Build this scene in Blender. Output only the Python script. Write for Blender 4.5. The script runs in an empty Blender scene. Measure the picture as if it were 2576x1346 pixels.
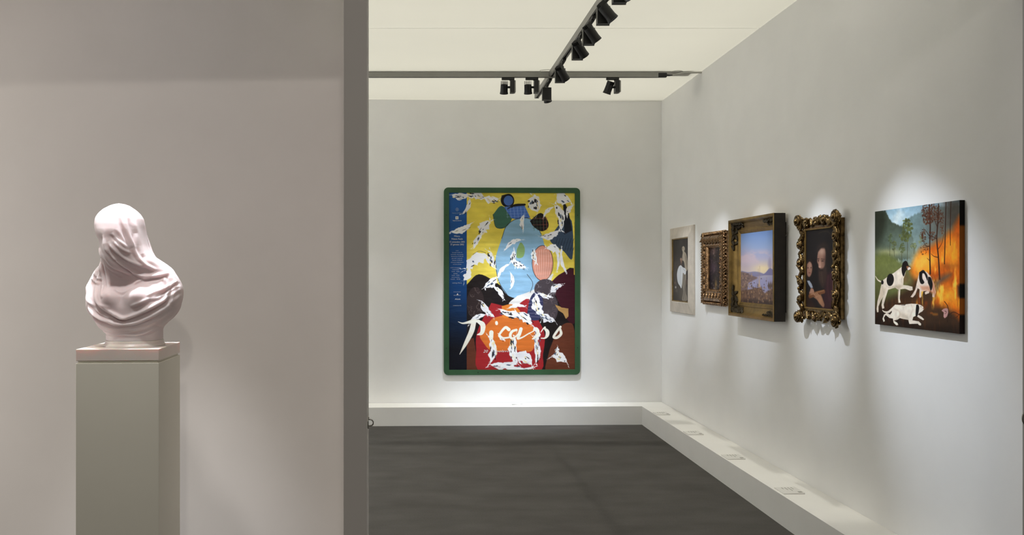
import bpy, bmesh, math, random
import numpy as np
from mathutils import Vector, Matrix
random.seed(7)
SC = bpy.context.scene
COL = SC.collection
# ------------------------------------------------------------------ camera
F, CX, CY, H = 2050.0, 1110.0, 686.0, 1.5          # focal length and principal point in pixels of the 2576x1346 frame, eye height
cd = bpy.data.cameras.new('camera'); cam = bpy.data.objects.new('camera', cd); COL.objects.link(cam)
cam.location = (0, 0, H); cam.rotation_euler = (math.pi / 2, 0, 0)
cd.sensor_width = 36; cd.lens = 36 * F / 2576; cd.clip_start = 0.05
cd.shift_x = (1288 - CX) / 2576; cd.shift_y = (CY - 673) / 2576
SC.camera = cam
# ------------------------------------------------------------------ world, large lights, exposure
W = bpy.data.worlds.new('hall'); SC.world = W; W.use_nodes = True
W.node_tree.nodes['Background'].inputs[0].default_value = (1.0, 0.93, 0.82, 1)
W.node_tree.nodes['Background'].inputs[1].default_value = 0.10
vs = SC.view_settings
vs.view_transform = 'Standard'; vs.look = 'None'; vs.gamma = 1; vs.exposure = 0.0; vs.use_curve_mapping = False

def light(name, kind, loc, target, energy, color, **kw):
    l = bpy.data.lights.new(name, kind); l.energy = energy; l.color = color
    for k, v in kw.items(): setattr(l, k, v)
    o = bpy.data.objects.new(name, l); COL.objects.link(o); o.location = loc
    o.rotation_euler = (Vector(target) - Vector(loc)).to_track_quat('-Z', 'Y').to_euler()
    return o
# hall lights above the stretched fabric ceiling, then an added downlight and side fill
HL = dict(shape='RECTANGLE', spread=1.15)
light('hall_light', 'AREA', (-0.6, 6.4, 4.9), (-0.6, 6.4, 0), 59, (1.0, 0.975, 0.875), size=6.2, size_y=4.2, **HL)
light('hall_light', 'AREA', (0.95, 3.8, 4.9), (0.95, 3.8, 0), 13, (1.0, 0.975, 0.875), size=2.7, size_y=1.0, **HL)
light('band_downlight', 'AREA', (-0.6, 6.3, 6.5), (-0.6, 6.3, 0), 62, (1.0, 0.975, 0.875), shape='RECTANGLE', spread=0.035, size=6.2, size_y=4.0)  # narrow-spread light added so the beam below it throws a shadow band
light('side_room_fill', 'AREA', (-2.4, 6.2, 3.1), (-3.7, 6.2, 1.4), 60, (0.92, 0.95, 1.0), shape='RECTANGLE', size=2.5, size_y=0.3)  # unseen fill panel added to bounce light onto the gallery walls
# added niche fills, a lamp in the aisle, the bust spotlight, an added front fill
light('niche_fill', 'AREA', (-5.0, 3.30, 1.3), (-2.7, 4.3, 1.2), 21, (1.0, 0.935, 0.88), shape='RECTANGLE', size=0.6, size_y=3.0, spread=1.5)  # unseen panel added at the left to brighten that end of the wall
light('niche_fill', 'AREA', (-3.7, 3.75, 8.0), (-3.2, 4.1, 1.2), 38, (1.0, 0.94, 0.88), shape='RECTANGLE', size=2.2, size_y=0.7, spread=0.75)  # unseen overhead fill added, also stronger towards the left
light('hall_lamp', 'POINT', (0.3, -2.0, 3.6), (0, 4, 1), 140, (1.0, 0.93, 0.84), shadow_soft_size=0.12)
light('bust_spot_and_fill', 'SPOT', (-1.37, 3.335, 3.4), (-1.345, 3.43, 1.2), 400, (0.92, 0.94, 1.0), spot_size=math.radians(38), spot_blend=1.0, shadow_soft_size=0.04)
light('bust_spot_and_fill', 'SPOT', (-1.30, 2.45, 3.3), (-1.335, 3.36, 1.15), 105, (1.0, 0.95, 0.92), spot_size=math.radians(34), spot_blend=1.0, shadow_soft_size=0.08)  # unseen front fill added to lift the bust and pedestal face

# ------------------------------------------------------------------ helpers
def s2l(c):
    c = np.asarray(c, float)
    return np.where(c <= 0.04045, c / 12.92, ((np.maximum(c, 0) + 0.055) / 1.055) ** 2.4)
def rgb(r, g, b): return tuple(s2l(np.array([r, g, b]) / 255.0))
def mat(name, col, rough=0.6, metal=0.0, noise=0.0, scale=20.0, bump=0.0, bscale=200.0, spec=0.4, col2=None, **kw):
    m = bpy.data.materials.new(name); m.use_nodes = True
    nt = m.node_tree; b = nt.nodes['Principled BSDF']
    b.inputs['Roughness'].default_value = rough; b.inputs['Metallic'].default_value = metal
    b.inputs['Specular IOR Level'].default_value = spec
    tc = nt.nodes.new('ShaderNodeTexCoord')
    n = nt.nodes.new('ShaderNodeTexNoise'); n.inputs['Scale'].default_value = scale; n.inputs['Detail'].default_value = 5
    nt.links.new(tc.outputs['Object'], n.inputs['Vector'])
    r = nt.nodes.new('ShaderNodeValToRGB')
    c2 = col2 if col2 else tuple(v * (1 - noise) for v in col)
    r.color_ramp.elements[0].color = (*c2, 1); r.color_ramp.elements[1].color = (*col, 1)
    r.color_ramp.elements[0].position = 0.35; r.color_ramp.elements[1].position = 0.65
    nt.links.new(n.outputs['Fac'], r.inputs['Fac']); nt.links.new(r.outputs['Color'], b.inputs['Base Color'])
    if bump:
        n2 = nt.nodes.new('ShaderNodeTexNoise'); n2.inputs['Scale'].default_value = bscale
        nt.links.new(tc.outputs['Object'], n2.inputs['Vector'])
        bp = nt.nodes.new('ShaderNodeBump'); bp.inputs['Strength'].default_value = bump; bp.inputs['Distance'].default_value = 0.002
        nt.links.new(n2.outputs['Fac'], bp.inputs['Height']); nt.links.new(bp.outputs['Normal'], b.inputs['Normal'])
    for k, v in kw.items(): b.inputs[k.replace('_', ' ')].default_value = v
    return m
def tag(o, label=None, cat=None, group=None, kind=None):
    if label: o['label'] = label
    if cat: o['category'] = cat
    if group: o['group'] = group
    if kind: o['kind'] = kind
    return o
def empty(name, loc=(0, 0, 0), rz=0.0):
    o = bpy.data.objects.new(name, None); COL.objects.link(o); o.location = loc; o.rotation_euler = (0, 0, rz)
    o.empty_display_size = 0.05
    return o
def obj(name, me, m=None, parent=None, smooth=False):
    if isinstance(me, bmesh.types.BMesh):
        bm = me; me = bpy.data.meshes.new(name); bm.to_mesh(me); bm.free()
    if m is not None and not me.materials: me.materials.append(m)
    if smooth: me.polygons.foreach_set('use_smooth', [True] * len(me.polygons))
    o = bpy.data.objects.new(name, me); COL.objects.link(o)
    if parent: o.parent = parent
    return o
def bx(bm, x0, x1, y0, y1, z0, z1, M=None):
    v = [bm.verts.new(p) for p in [(x0, y0, z0), (x1, y0, z0), (x1, y1, z0), (x0, y1, z0), (x0, y0, z1), (x1, y0, z1), (x1, y1, z1), (x0, y1, z1)]]
    if M is not None:
        for q in v: q.co = M @ q.co
    for f in [(3, 2, 1, 0), (4, 5, 6, 7), (0, 1, 5, 4), (1, 2, 6, 5), (2, 3, 7, 6), (3, 0, 4, 7)]:
        bm.faces.new([v[i] for i in f])
    return bm
def box(*a, bev=0.0, seg=2, M=None):
    bm = bmesh.new(); bx(bm, *a, M=M)
    if bev: bmesh.ops.bevel(bm, geom=bm.edges[:], offset=bev, segments=seg, affect='EDGES', profile=0.5)
    return bm
def prism(pts, z0, z1):
    """vertical prism over a plan polygon"""
    bm = bmesh.new(); a = [bm.verts.new((x, y, z0)) for x, y in pts]; b = [bm.verts.new((x, y, z1)) for x, y in pts]; n = len(pts)
    bm.faces.new(a[::-1]); bm.faces.new(b)
    for i in range(n): bm.faces.new([a[i], a[(i + 1) % n], b[(i + 1) % n], b[i]])
    bmesh.ops.recalc_face_normals(bm, faces=bm.faces[:])
    return bm
def tube(bm, pts, r, n=8, caps=True):
    pts = [Vector(p) for p in pts]; rs = r if isinstance(r, (list, tuple)) else [r] * len(pts); rings = []
    up = Vector((0.13, 0.31, 0.94))
    for i, p in enumerate(pts):
        d = (pts[min(i + 1, len(pts) - 1)] - pts[max(i - 1, 0)]).normalized()
        a = d.cross(up)
        if a.length < 1e-4: a = d.cross(Vector((1, 0, 0)))
        a.normalize(); b = d.cross(a)
        rings.append([bm.verts.new(p + (a * math.cos(t) + b * math.sin(t)) * rs[i]) for t in [2 * math.pi * k / n for k in range(n)]])
    for i in range(len(rings) - 1):
        for k in range(n):
            bm.faces.new([rings[i][k], rings[i][(k + 1) % n], rings[i + 1][(k + 1) % n], rings[i + 1][k]])
    if caps: bm.faces.new(rings[0][::-1]); bm.faces.new(rings[-1])
    return bm
def lathe(bm, prof, n=32, M=None):
    """prof: (radius, z) pairs; closed at both ends"""
    rings = []
    for r, z in prof:
        if r < 1e-6: rings.append([bm.verts.new((0, 0, z))])
        else: rings.append([bm.verts.new((r * math.cos(2 * math.pi * k / n), r * math.sin(2 * math.pi * k / n), z)) for k in range(n)])
    for a, b in zip(rings, rings[1:]):
        for k in range(n):
            q = [a[k % len(a)], a[(k + 1) % len(a)], b[(k + 1) % len(b)], b[k % len(b)]]
            q = list(dict.fromkeys(q))
            if len(q) > 2: bm.faces.new(q)
    if M is not None:
        for rg in rings:
            for v in rg: v.co = M @ v.co
    bmesh.ops.recalc_face_normals(bm, faces=bm.faces[:])
    return bm
def dirM(loc, d, roll='Y'):
    """matrix whose -Z points along d"""
    return Matrix.Translation(Vector(loc)) @ Vector(d).to_track_quat('-Z', roll).to_matrix().to_4x4()
def catmull(pts, per=6):
    pts = [np.array(p, float) for p in pts]; out = []
    P = [2 * pts[0] - pts[1]] + pts + [2 * pts[-1] - pts[-2]]
    for i in range(1, len(P) - 2):
        for t in np.linspace(0, 1, per, endpoint=False):
            out.append(0.5 * ((2 * P[i]) + (-P[i - 1] + P[i + 1]) * t + (2 * P[i - 1] - 5 * P[i] + 4 * P[i + 1] - P[i + 2]) * t * t + (-P[i - 1] + 3 * P[i] - 3 * P[i + 1] + P[i + 2]) * t ** 3))
    out.append(pts[-1]); return np.array(out)
# photo measurements -> the place
XC, YC = (1664 - CX) * 8.32 / F, 8.32               # inner corner of back and right wall
KR, KB = -0.0117, 0.030                             # plan slopes of right and back wall
def rwall(y, off=0.0): return XC + KR * (y - YC) - off
def bwall(x, off=0.0): return YC + KB * (x - XC) - off
def on_right(px, py, off=0.0):
    """where the sight line of a pixel meets the plane lying `off` in front of the right wall"""
    k = (px - CX) / F; y = (XC - off - KR * YC) / (k - KR)
    return Vector((k * y, y, H - (py - CY) / F * y))
def on_back(px, py, off=0.0):
    k = (px - CX) / F; y = (YC - off - KB * XC) / (1 - KB * k)
    return Vector((k * y, y, H - (py - CY) / F * y))
RZ_R = math.atan2(-1, -KR); RZ_B = math.atan2(KB, 1)  # local x = rightwards along the picture, local y = into the wall

# ------------------------------------------------------------------ materials
M = {}
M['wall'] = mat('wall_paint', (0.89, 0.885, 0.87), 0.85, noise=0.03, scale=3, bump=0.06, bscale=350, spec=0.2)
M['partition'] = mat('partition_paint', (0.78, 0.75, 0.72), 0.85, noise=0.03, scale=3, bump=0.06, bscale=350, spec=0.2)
M['plinth'] = mat('plinth_paint', (0.86, 0.85, 0.82), 0.6, noise=0.02, scale=5, spec=0.3)
M['pedestal'] = mat('pedestal_lacquer', (0.82, 0.80, 0.69), 0.45, noise=0.02, scale=5)
M['marble_slab'] = mat('marble_slab', (0.84, 0.75, 0.69), 0.35, noise=0.06, scale=9, Subsurface_Weight=0.25, Subsurface_Scale=0.03)
M['black'] = mat('black_metal', (0.012, 0.012, 0.012), 0.45, noise=0.2, scale=30)
M['alu'] = mat('grey_rail', (0.27, 0.265, 0.245), 0.45, 0.3, noise=0.06, scale=12)
M['rail_dark'] = mat('rail_slot', (0.03, 0.03, 0.03), 0.6)
M['cable'] = mat('pale_cable', (0.45, 0.44, 0.40), 0.6, noise=0.05)
M['steel'] = mat('hook_steel', (0.42, 0.40, 0.36), 0.35, 0.9, noise=0.1, scale=60)
M['green'] = mat('green_frame', (0.036, 0.105, 0.044), 0.5, noise=0.22, scale=6)
M['card'] = mat('card_paper', (0.74, 0.73, 0.70), 0.7, noise=0.02)
M['ink'] = mat('grey_ink', (0.34, 0.33, 0.30), 0.8)
M['white_print'] = mat('white_print', (0.75, 0.74, 0.70), 0.7)
M['pale_print'] = mat('pale_print', (0.42, 0.46, 0.52), 0.7)
M['red_print'] = mat('red_print', (0.30, 0.03, 0.03), 0.7)
M['gold'] = mat('old_gold', (0.31, 0.195, 0.060), 0.36, 0.75, noise=0.4, scale=14, bump=0.2, bscale=90)
M['gold_carved'] = mat('carved_gilding', (0.26, 0.165, 0.065), 0.27, 0.95, noise=0.8, scale=35, bump=0.25, bscale=120)
M['gold_copper'] = mat('copper_gilding', (0.42, 0.25, 0.125), 0.25, 0.95, noise=0.75, scale=45, bump=0.25, bscale=150)
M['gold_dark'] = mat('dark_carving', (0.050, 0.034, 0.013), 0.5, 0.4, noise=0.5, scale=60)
M['dark_wood'] = mat('dark_wood', (0.020, 0.014, 0.009), 0.6, noise=0.4, scale=20)
M['pale_wood'] = mat('pale_wood', (0.62, 0.555, 0.47), 0.55, noise=0.16, scale=14)
def carpet():
    m = mat('grey_carpet', (0.095, 0.090, 0.083), 0.95, spec=0.1)
    nt = m.node_tree; b = nt.nodes['Principled BSDF']; tc = nt.nodes['Texture Coordinate']
    def noise(sc, det, mp):
        g = nt.nodes.new('ShaderNodeMapping'); g.inputs['Scale'].default_value = mp
        n = nt.nodes.new('ShaderNodeTexNoise'); n.inputs['Scale'].default_value = sc; n.inputs['Detail'].default_value = det
        nt.links.new(tc.outputs['Object'], g.inputs['Vector']); nt.links.new(g.outputs['Vector'], n.inputs['Vector']); return n
    a = noise(3.0, 7, (0.8, 1.5, 1)); f = noise(170, 3, (0.6, 1, 1)); w = noise(2.4, 5, (0.7, 2.2, 1))
    mx = nt.nodes.new('ShaderNodeMix'); mx.data_type = 'FLOAT'; mx.inputs[0].default_value = 0.4
    nt.links.new(a.outputs['Fac'], mx.inputs[2]); nt.links.new(f.outputs['Fac'], mx.inputs[3])
    r = nt.nodes.new('ShaderNodeValToRGB'); r.color_ramp.elements[0].position = 0.30; r.color_ramp.elements[1].position = 0.70
    r.color_ramp.elements[0].color = (0.066, 0.062, 0.057, 1); r.color_ramp.elements[1].color = (0.104, 0.099, 0.093, 1)
    nt.links.new(mx.outputs[0], r.inputs['Fac']); nt.links.new(r.outputs['Color'], b.inputs['Base Color'])
    b1 = nt.nodes.new('ShaderNodeBump'); b1.inputs['Strength'].default_value = 0.5; b1.inputs['Distance'].default_value = 0.02
    b2 = nt.nodes.new('ShaderNodeBump'); b2.inputs['Strength'].default_value = 0.5; b2.inputs['Distance'].default_value = 0.003
    nt.links.new(w.outputs['Fac'], b1.inputs['Height']); nt.links.new(f.outputs['Fac'], b2.inputs['Height'])
    nt.links.new(b1.outputs['Normal'], b2.inputs['Normal']); nt.links.new(b2.outputs['Normal'], b.inputs['Normal'])
    return m
M['carpet'] = carpet()
def fabric():
    m = bpy.data.materials.new('ceiling_fabric'); m.use_nodes = True; nt = m.node_tree; nt.nodes.clear()
    out = nt.nodes.new('ShaderNodeOutputMaterial'); tr = nt.nodes.new('ShaderNodeBsdfTranslucent'); df = nt.nodes.new('ShaderNodeBsdfDiffuse'); tp = nt.nodes.new('ShaderNodeBsdfTransparent')
    tc = nt.nodes.new('ShaderNodeTexCoord'); n = nt.nodes.new('ShaderNodeTexNoise'); n.inputs['Scale'].default_value = 1.2
    nt.links.new(tc.outputs['Object'], n.inputs['Vector'])
    r = nt.nodes.new('ShaderNodeValToRGB'); r.color_ramp.elements[0].color = (0.80, 0.79, 0.72, 1); r.color_ramp.elements[1].color = (0.86, 0.845, 0.77, 1)
    nt.links.new(n.outputs['Fac'], r.inputs['Fac']); nt.links.new(r.outputs['Color'], tr.inputs['Color']); nt.links.new(r.outputs['Color'], df.inputs['Color'])
    a = nt.nodes.new('ShaderNodeMixShader'); a.inputs[0].default_value = 0.45; nt.links.new(tr.outputs[0], a.inputs[1]); nt.links.new(df.outputs[0], a.inputs[2])
    b = nt.nodes.new('ShaderNodeMixShader'); b.inputs[0].default_value = 0.20; nt.links.new(a.outputs[0], b.inputs[1]); nt.links.new(tp.outputs[0], b.inputs[2])
    nt.links.new(b.outputs[0], out.inputs['Surface']); return m
M['fabric'] = fabric()
def lens():
    m = bpy.data.materials.new('lamp_lens'); m.use_nodes = True; b = m.node_tree.nodes['Principled BSDF']
    b.inputs['Emission Color'].default_value = (0.93, 0.96, 1, 1); b.inputs['Emission Strength'].default_value = 4.0; return m
M['lens'] = lens()

# ------------------------------------------------------------------ the setting
CEIL = 3.25
def struct(name, bm, m, label=None): return tag(obj(name, bm, m), label, None, None, 'structure')
struct('floor', box(-6, 6, -3.5, 9.2, -0.06, 0.0), M['carpet'], 'dark grey carpet with faint creases running across')
struct('wall_back', prism([(-3.7, bwall(-3.7)), (XC + 0.1, bwall(XC + 0.1)), (XC + 0.1, bwall(XC) + 0.14), (-3.7, bwall(-3.7) + 0.14)], 0, CEIL), M['wall'], 'white back wall behind the green framed poster')
YE = 3.235
struct('wall_right', prism([(rwall(YE), YE), (rwall(YE) + 0.10, YE), (rwall(YC) + 0.10, YC - 0.002), (rwall(YC), YC - 0.002)], 0, CEIL), M['wall'], 'long white wall hung with five pictures')
PX0, PX1 = (864 - CX) * 3.25 / F, (923.6 - CX) * 3.25 / F
LW = [(-5.2, 4.370), (-0.388, 4.156)]
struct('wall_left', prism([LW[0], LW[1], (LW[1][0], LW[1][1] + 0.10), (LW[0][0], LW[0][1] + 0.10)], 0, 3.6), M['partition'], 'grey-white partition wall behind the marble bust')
struct('wall_side', prism([(-3.8, 4.44), (-3.7, 4.44), (-3.7, 8.12), (-3.8, 8.12)], 0, CEIL), M['wall'], 'white side wall of the room behind the partition')
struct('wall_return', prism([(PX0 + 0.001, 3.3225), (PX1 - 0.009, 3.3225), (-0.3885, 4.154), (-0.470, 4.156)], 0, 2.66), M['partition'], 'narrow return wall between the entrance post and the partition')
# stretched translucent fabric ceiling in lengths with butt seams
def ceil_strip(y0, y1, x0):
    bm = bmesh.new(); v = [bm.verts.new((x, y, CEIL + 0.004)) for x, y in [(x0, y0), (rwall(y0) + 0.1, y0), (rwall(y1) + 0.1, y1), (x0, y1)]]
    bm.faces.new(v[::-1]); return bm
c0 = struct('ceiling', ceil_strip(5.847, 8.4, -3.75), M['fabric'], 'cream stretched fabric ceiling glowing with daylight from above')
cs = [(3.30, 4.20, -0.44), (4.20, 5.843, -3.75)]
for a, b, x0 in cs: obj('fabric_length', ceil_strip(a, b, x0), M['fabric'], c0)
obj('fabric_seam', box(-3.7, rwall(5.84), 5.8425, 5.8475, CEIL + 0.0045, CEIL + 0.010), M['plinth'], c0)
struct('trim_3', box(-3.6, 2.2, 7.09, 7.27, 3.30, 3.42), M['alu'], 'unseen beam added above the fabric ceiling to cast a shadow band')  # added out of sight to shade a band of floor and plinth
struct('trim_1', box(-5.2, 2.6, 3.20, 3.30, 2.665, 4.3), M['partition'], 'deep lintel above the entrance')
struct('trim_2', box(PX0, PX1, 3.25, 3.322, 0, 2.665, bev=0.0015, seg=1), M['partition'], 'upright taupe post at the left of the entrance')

# ------------------------------------------------------------------ low plinths and their label cards
BH, BD = 0.1815, 0.272
bp = tag(obj('low_plinth', prism([(-3.65, bwall(-3.65, 0.003)), (-3.65, bwall(-3.65, BD)), (rwall(8.0, 0.003), bwall(rwall(8.0), BD)), (rwall(8.3, 0.003), bwall(XC, 0.003))], 0, BH), M['plinth']),
         'low white plinth running along the back wall under the poster', 'plinth')
yb = bwall(XC, BD) - 0.0015
rp = tag(obj('low_plinth', prism([(rwall(yb, BD), yb - KB * BD), (rwall(yb, 0.003), yb), (rwall(3.0, 0.003), 3.25), (rwall(3.0, BD), 3.25)], 0, BH), M['plinth']),
         'low white plinth running along the right wall under the five pictures', 'plinth')
def card(px, py, w, d, rz, label, zt=BH):
    y = (H - zt) * F / (py - CY); x = (px - CX) / F * y
    t = tag(empty('label_card', (x, y, zt), rz), label, 'label card', 'label cards on the plinths')
    bm = bmesh.new(); v = [bm.verts.new(p) for p in [(-w / 2, -d / 2, 0), (w / 2, -d / 2, 0), (w / 2, d / 2, 0), (-w / 2, d / 2, 0), (-w / 2, -d / 2, 0.005), (w / 2, -d / 2, 0.005), (w / 2, d / 2, 0.009), (-w / 2, d / 2, 0.009)]]
    for f in [(3, 2, 1, 0), (4, 5, 6, 7), (0, 1, 5, 4), (1, 2, 6, 5), (2, 3, 7, 6), (3, 0, 4, 7)]: bm.faces.new([v[i] for i in f])
    obj('card', bm, M['card'], t)
    tx = bmesh.new(); sl = 0.004 / d
    for k, (a, b) in enumerate([(-0.40, -0.12), (-0.40, 0.10), (-0.40, -0.06), (-0.40, -0.20)]):
        yy = d * (0.26 - 0.15 * k); zz = 0.0072 + sl * yy
        bx(tx, a * w, b * w, yy - 0.0022, yy + 0.0022, zz - 0.0002, zz + 0.0006)
    obj('printed_lines', tx, M['ink'], t)
    yy = d * 0.34; zz = 0.0072 + sl * yy
    obj('printed_block', box(w * 0.26, w * 0.42, yy - d * 0.08, yy + d * 0.10, zz - 0.0004, zz + 0.0006), M['ink'], t)
    return t
card(1301, 1019.5, 0.135, 0.060, RZ_B, 'small white label card on the back plinth below the poster')
for px, py, lb in [(1662, 1041.5, 'below the pale-framed picture'), (1741, 1090.5, 'below the small ornate dark picture'), (1840, 1151, 'below the gold box-framed seascape'), (1980, 1236, 'below the portrait of the bearded man')]:
    card(px + (px - 1500) * 0.012, py, 0.140, 0.125, RZ_R, 'small white label card on the right plinth ' + lb)

# ------------------------------------------------------------------ pedestal, slab, bust
PD = 3.25
px0, px1 = (192 - CX) * PD / F, (397 - CX) * PD / F
PW = px1 - px0; PR = math.radians(3.4)
ped_z = H - (914 - CY) * PD / F
pc = Vector((px0 + PW / 2, PD + 0.003, 0)) + Vector((-math.sin(PR), math.cos(PR), 0)) * PW / 2
t = tag(empty('pedestal', pc, PR), 'tall square greige lacquered pedestal carrying the marble slab and bust', 'pedestal')
h2 = PW / 2
obj('column', box(-h2, h2, -h2, h2, 0, ped_z, bev=0.0012, seg=1), M['pedestal'], t)
obj('spacer', box(-h2 + 0.007, h2 - 0.007, -h2 + 0.007, h2 - 0.007, ped_z, ped_z + 0.0085), M['pedestal'], t)
sl0, sl1 = ped_z + 0.009, H - (878.5 - CY) * PD / F
tag(obj('marble_slab', box(-h2, h2, -h2, h2, 0, sl1 - sl0, bev=0.002), M['marble_slab']), 'square pale marble slab lying between the pedestal and the veiled bust', 'slab')
sb = bpy.data.objects['marble_slab']; sb.location = (pc.x, pc.y, sl0); sb.rotation_euler.z = PR

def bust():
    S = 3.42 / F / 2.926                                # metres per unit of the measured outline
    V = np.array([105, 112, 122, 150, 180, 215, 260, 300, 340, 380, 420, 460, 500, 530, 560, 590, 620, 660, 700, 740, 780, 820, 860, 900, 940, 970, 1000, 1020, 1045, 1060, 1100.])
    L = np.array([402, 372, 345, 300, 270, 250, 246, 252, 264, 283, 297, 297, 288, 281, 258, 222, 204, 186, 173, 166, 165, 168, 174, 190, 210, 235, 264, 290, 308, 309, 309.])
    R = np.array([410, 452, 478, 518, 550, 570, 580, 585, 591, 599, 608, 625, 655, 697, 738, 776, 796, 826, 842, 850, 850, 846, 836, 816, 782, 745, 712, 706, 705, 705, 705.])
    BF = np.array([4, 45, 75, 130, 165, 190, 208, 216, 222, 228, 226, 216, 200, 186, 168, 150, 138, 136, 152, 182, 212, 224, 228, 226, 222, 216, 210, 204, 199, 198, 198.])
    BB = np.array([4, 55, 90, 150, 190, 218, 232, 236, 234, 228, 220, 212, 205, 202, 202, 202, 202, 204, 206, 208, 208, 206, 204, 203, 202, 200, 199, 198, 198, 198, 198.])
    CYv = np.interp(np.arange(105, 1101), [105, 300, 450, 600, 760, 1100], [-40, -42, -30, -5, 0, 0])
    v = np.concatenate([np.linspace(105, 125, 10, endpoint=False), np.linspace(125, 1100, 330)])
    def sm(y):
        yy = np.interp(np.arange(105, 1101), V, y); k = np.exp(-0.5 * (np.arange(-24, 25) / 9.0) ** 2); k /= k.sum()
        pad = np.concatenate([np.full(24, yy[0]), yy, np.full(24, yy[-1])]); ys = np.convolve(pad, k, 'valid')
        wgt = np.clip((np.arange(105, 1101) - 125) / 60.0, 0, 1); ys = ys * wgt + yy * (1 - wgt)
        return np.interp(v, np.arange(105, 1101), ys)
    l, r, bf, bb = sm(L), sm(R), sm(BF), sm(BB); cy = np.interp(v, np.arange(105, 1101), CYv)
    NT = 420; th = np.linspace(0, 2 * np.pi, NT, endpoint=False)
    T, VV = np.meshgrid(th, v)
    cx = ((l + r) / 2)[:, None]; a = ((r - l) / 2)[:, None]
    ex = np.interp(v, [105, 500, 650, 1000, 1050], [1.0, 1.0, 0.86, 0.9, 1.0])[:, None]
    c, s = np.cos(T), np.sin(T)
    x = cx + a * np.sign(c) * np.abs(c) ** ex
    b = np.where(s < 0, bf[:, None], bb[:, None])
    y = cy[:, None] + b * np.sign(s) * np.abs(s) ** np.interp(v, [105, 500, 650, 1000, 1050], [1.0, 1.0, 0.92, 0.95, 1.0])[:, None]
    # relief, given on the front view; fades to the back
    front = np.clip(-s * 1.5 + 0.15, 0, 1)
    D = np.zeros_like(x)
    def bump(u0, v0, ru, rv, h, rot=0.0):
        nonlocal D
        du, dv = x - u0, VV - v0; cr, sr = math.cos(rot), math.sin(rot)
        D += front * h * np.exp(-(((du * cr + dv * sr) / ru) ** 2 + ((-du * sr + dv * cr) / rv) ** 2))
    def ridge(pts, w, h, g=0.5):
        nonlocal D
        p = catmull(pts, 5); best = np.full(x.shape, 1e9); side = np.zeros_like(x); tt = np.zeros_like(x); n = len(p)
        lo, hi = p.min(0) - 5 * w, p.max(0) + 5 * w
        mk = (x > lo[0]) & (x < hi[0]) & (VV > lo[1]) & (VV < hi[1]) & (s < 0.35)
        X, Y = x[mk], VV[mk]; bb_, ss, t_ = np.full(X.shape, 1e9), np.zeros(X.shape), np.zeros(X.shape)
        for i in range(n - 1):
            ax, ay = p[i]; dx, dy = p[i + 1] - p[i]; q = np.clip(((X - ax) * dx + (Y - ay) * dy) / (dx * dx + dy * dy + 1e-9), 0, 1)
            ex_, ey_ = X - ax - q * dx, Y - ay - q * dy; d = np.hypot(ex_, ey_); u = d < bb_
            bb_ = np.where(u, d, bb_); ss = np.where(u, np.sign(dx * ey_ - dy * ex_), ss); t_ = np.where(u, (i + q) / (n - 1), t_)
        fade = np.clip(np.minimum(t_, 1 - t_) * 7, 0, 1) ** 0.7
        z = h * np.exp(-(bb_ / w) ** 2) - g * h * np.exp(-((bb_ - 2.1 * w) / (0.9 * w)) ** 2) * (ss > 0)
        D[mk] += z * fade * np.clip(-s[mk] * 2 + 0.5, 0, 1)
    # head: brow, nose, cheeks, chin under the veil, face turned a little aside
    bump(385, 318, 95, 40, 6); bump(352, 372, 38, 30, -11); bump(452, 365, 44, 30, -10)
    bump(402, 395, 20, 62, 15, -0.22); bump(418, 438, 24, 18, 7); bump(345, 440, 38, 40, 5); bump(480, 440, 50, 45, 5)
    bump(440, 500, 46, 13, 7, 0.2); bump(446, 517, 40, 9, -7, 0.2); bump(452, 532, 40, 11, 7, 0.2); bump(465, 575, 48, 30, 12)
    bump(455, 655, 100, 70, -26); bump(520, 700, 60, 45, -6)
    bump(395, 785, 62, 58, 40); bump(592, 775, 68, 60, 44); bump(492, 800, 26, 50, -16); bump(735, 690, 70, 60, 10)
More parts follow.
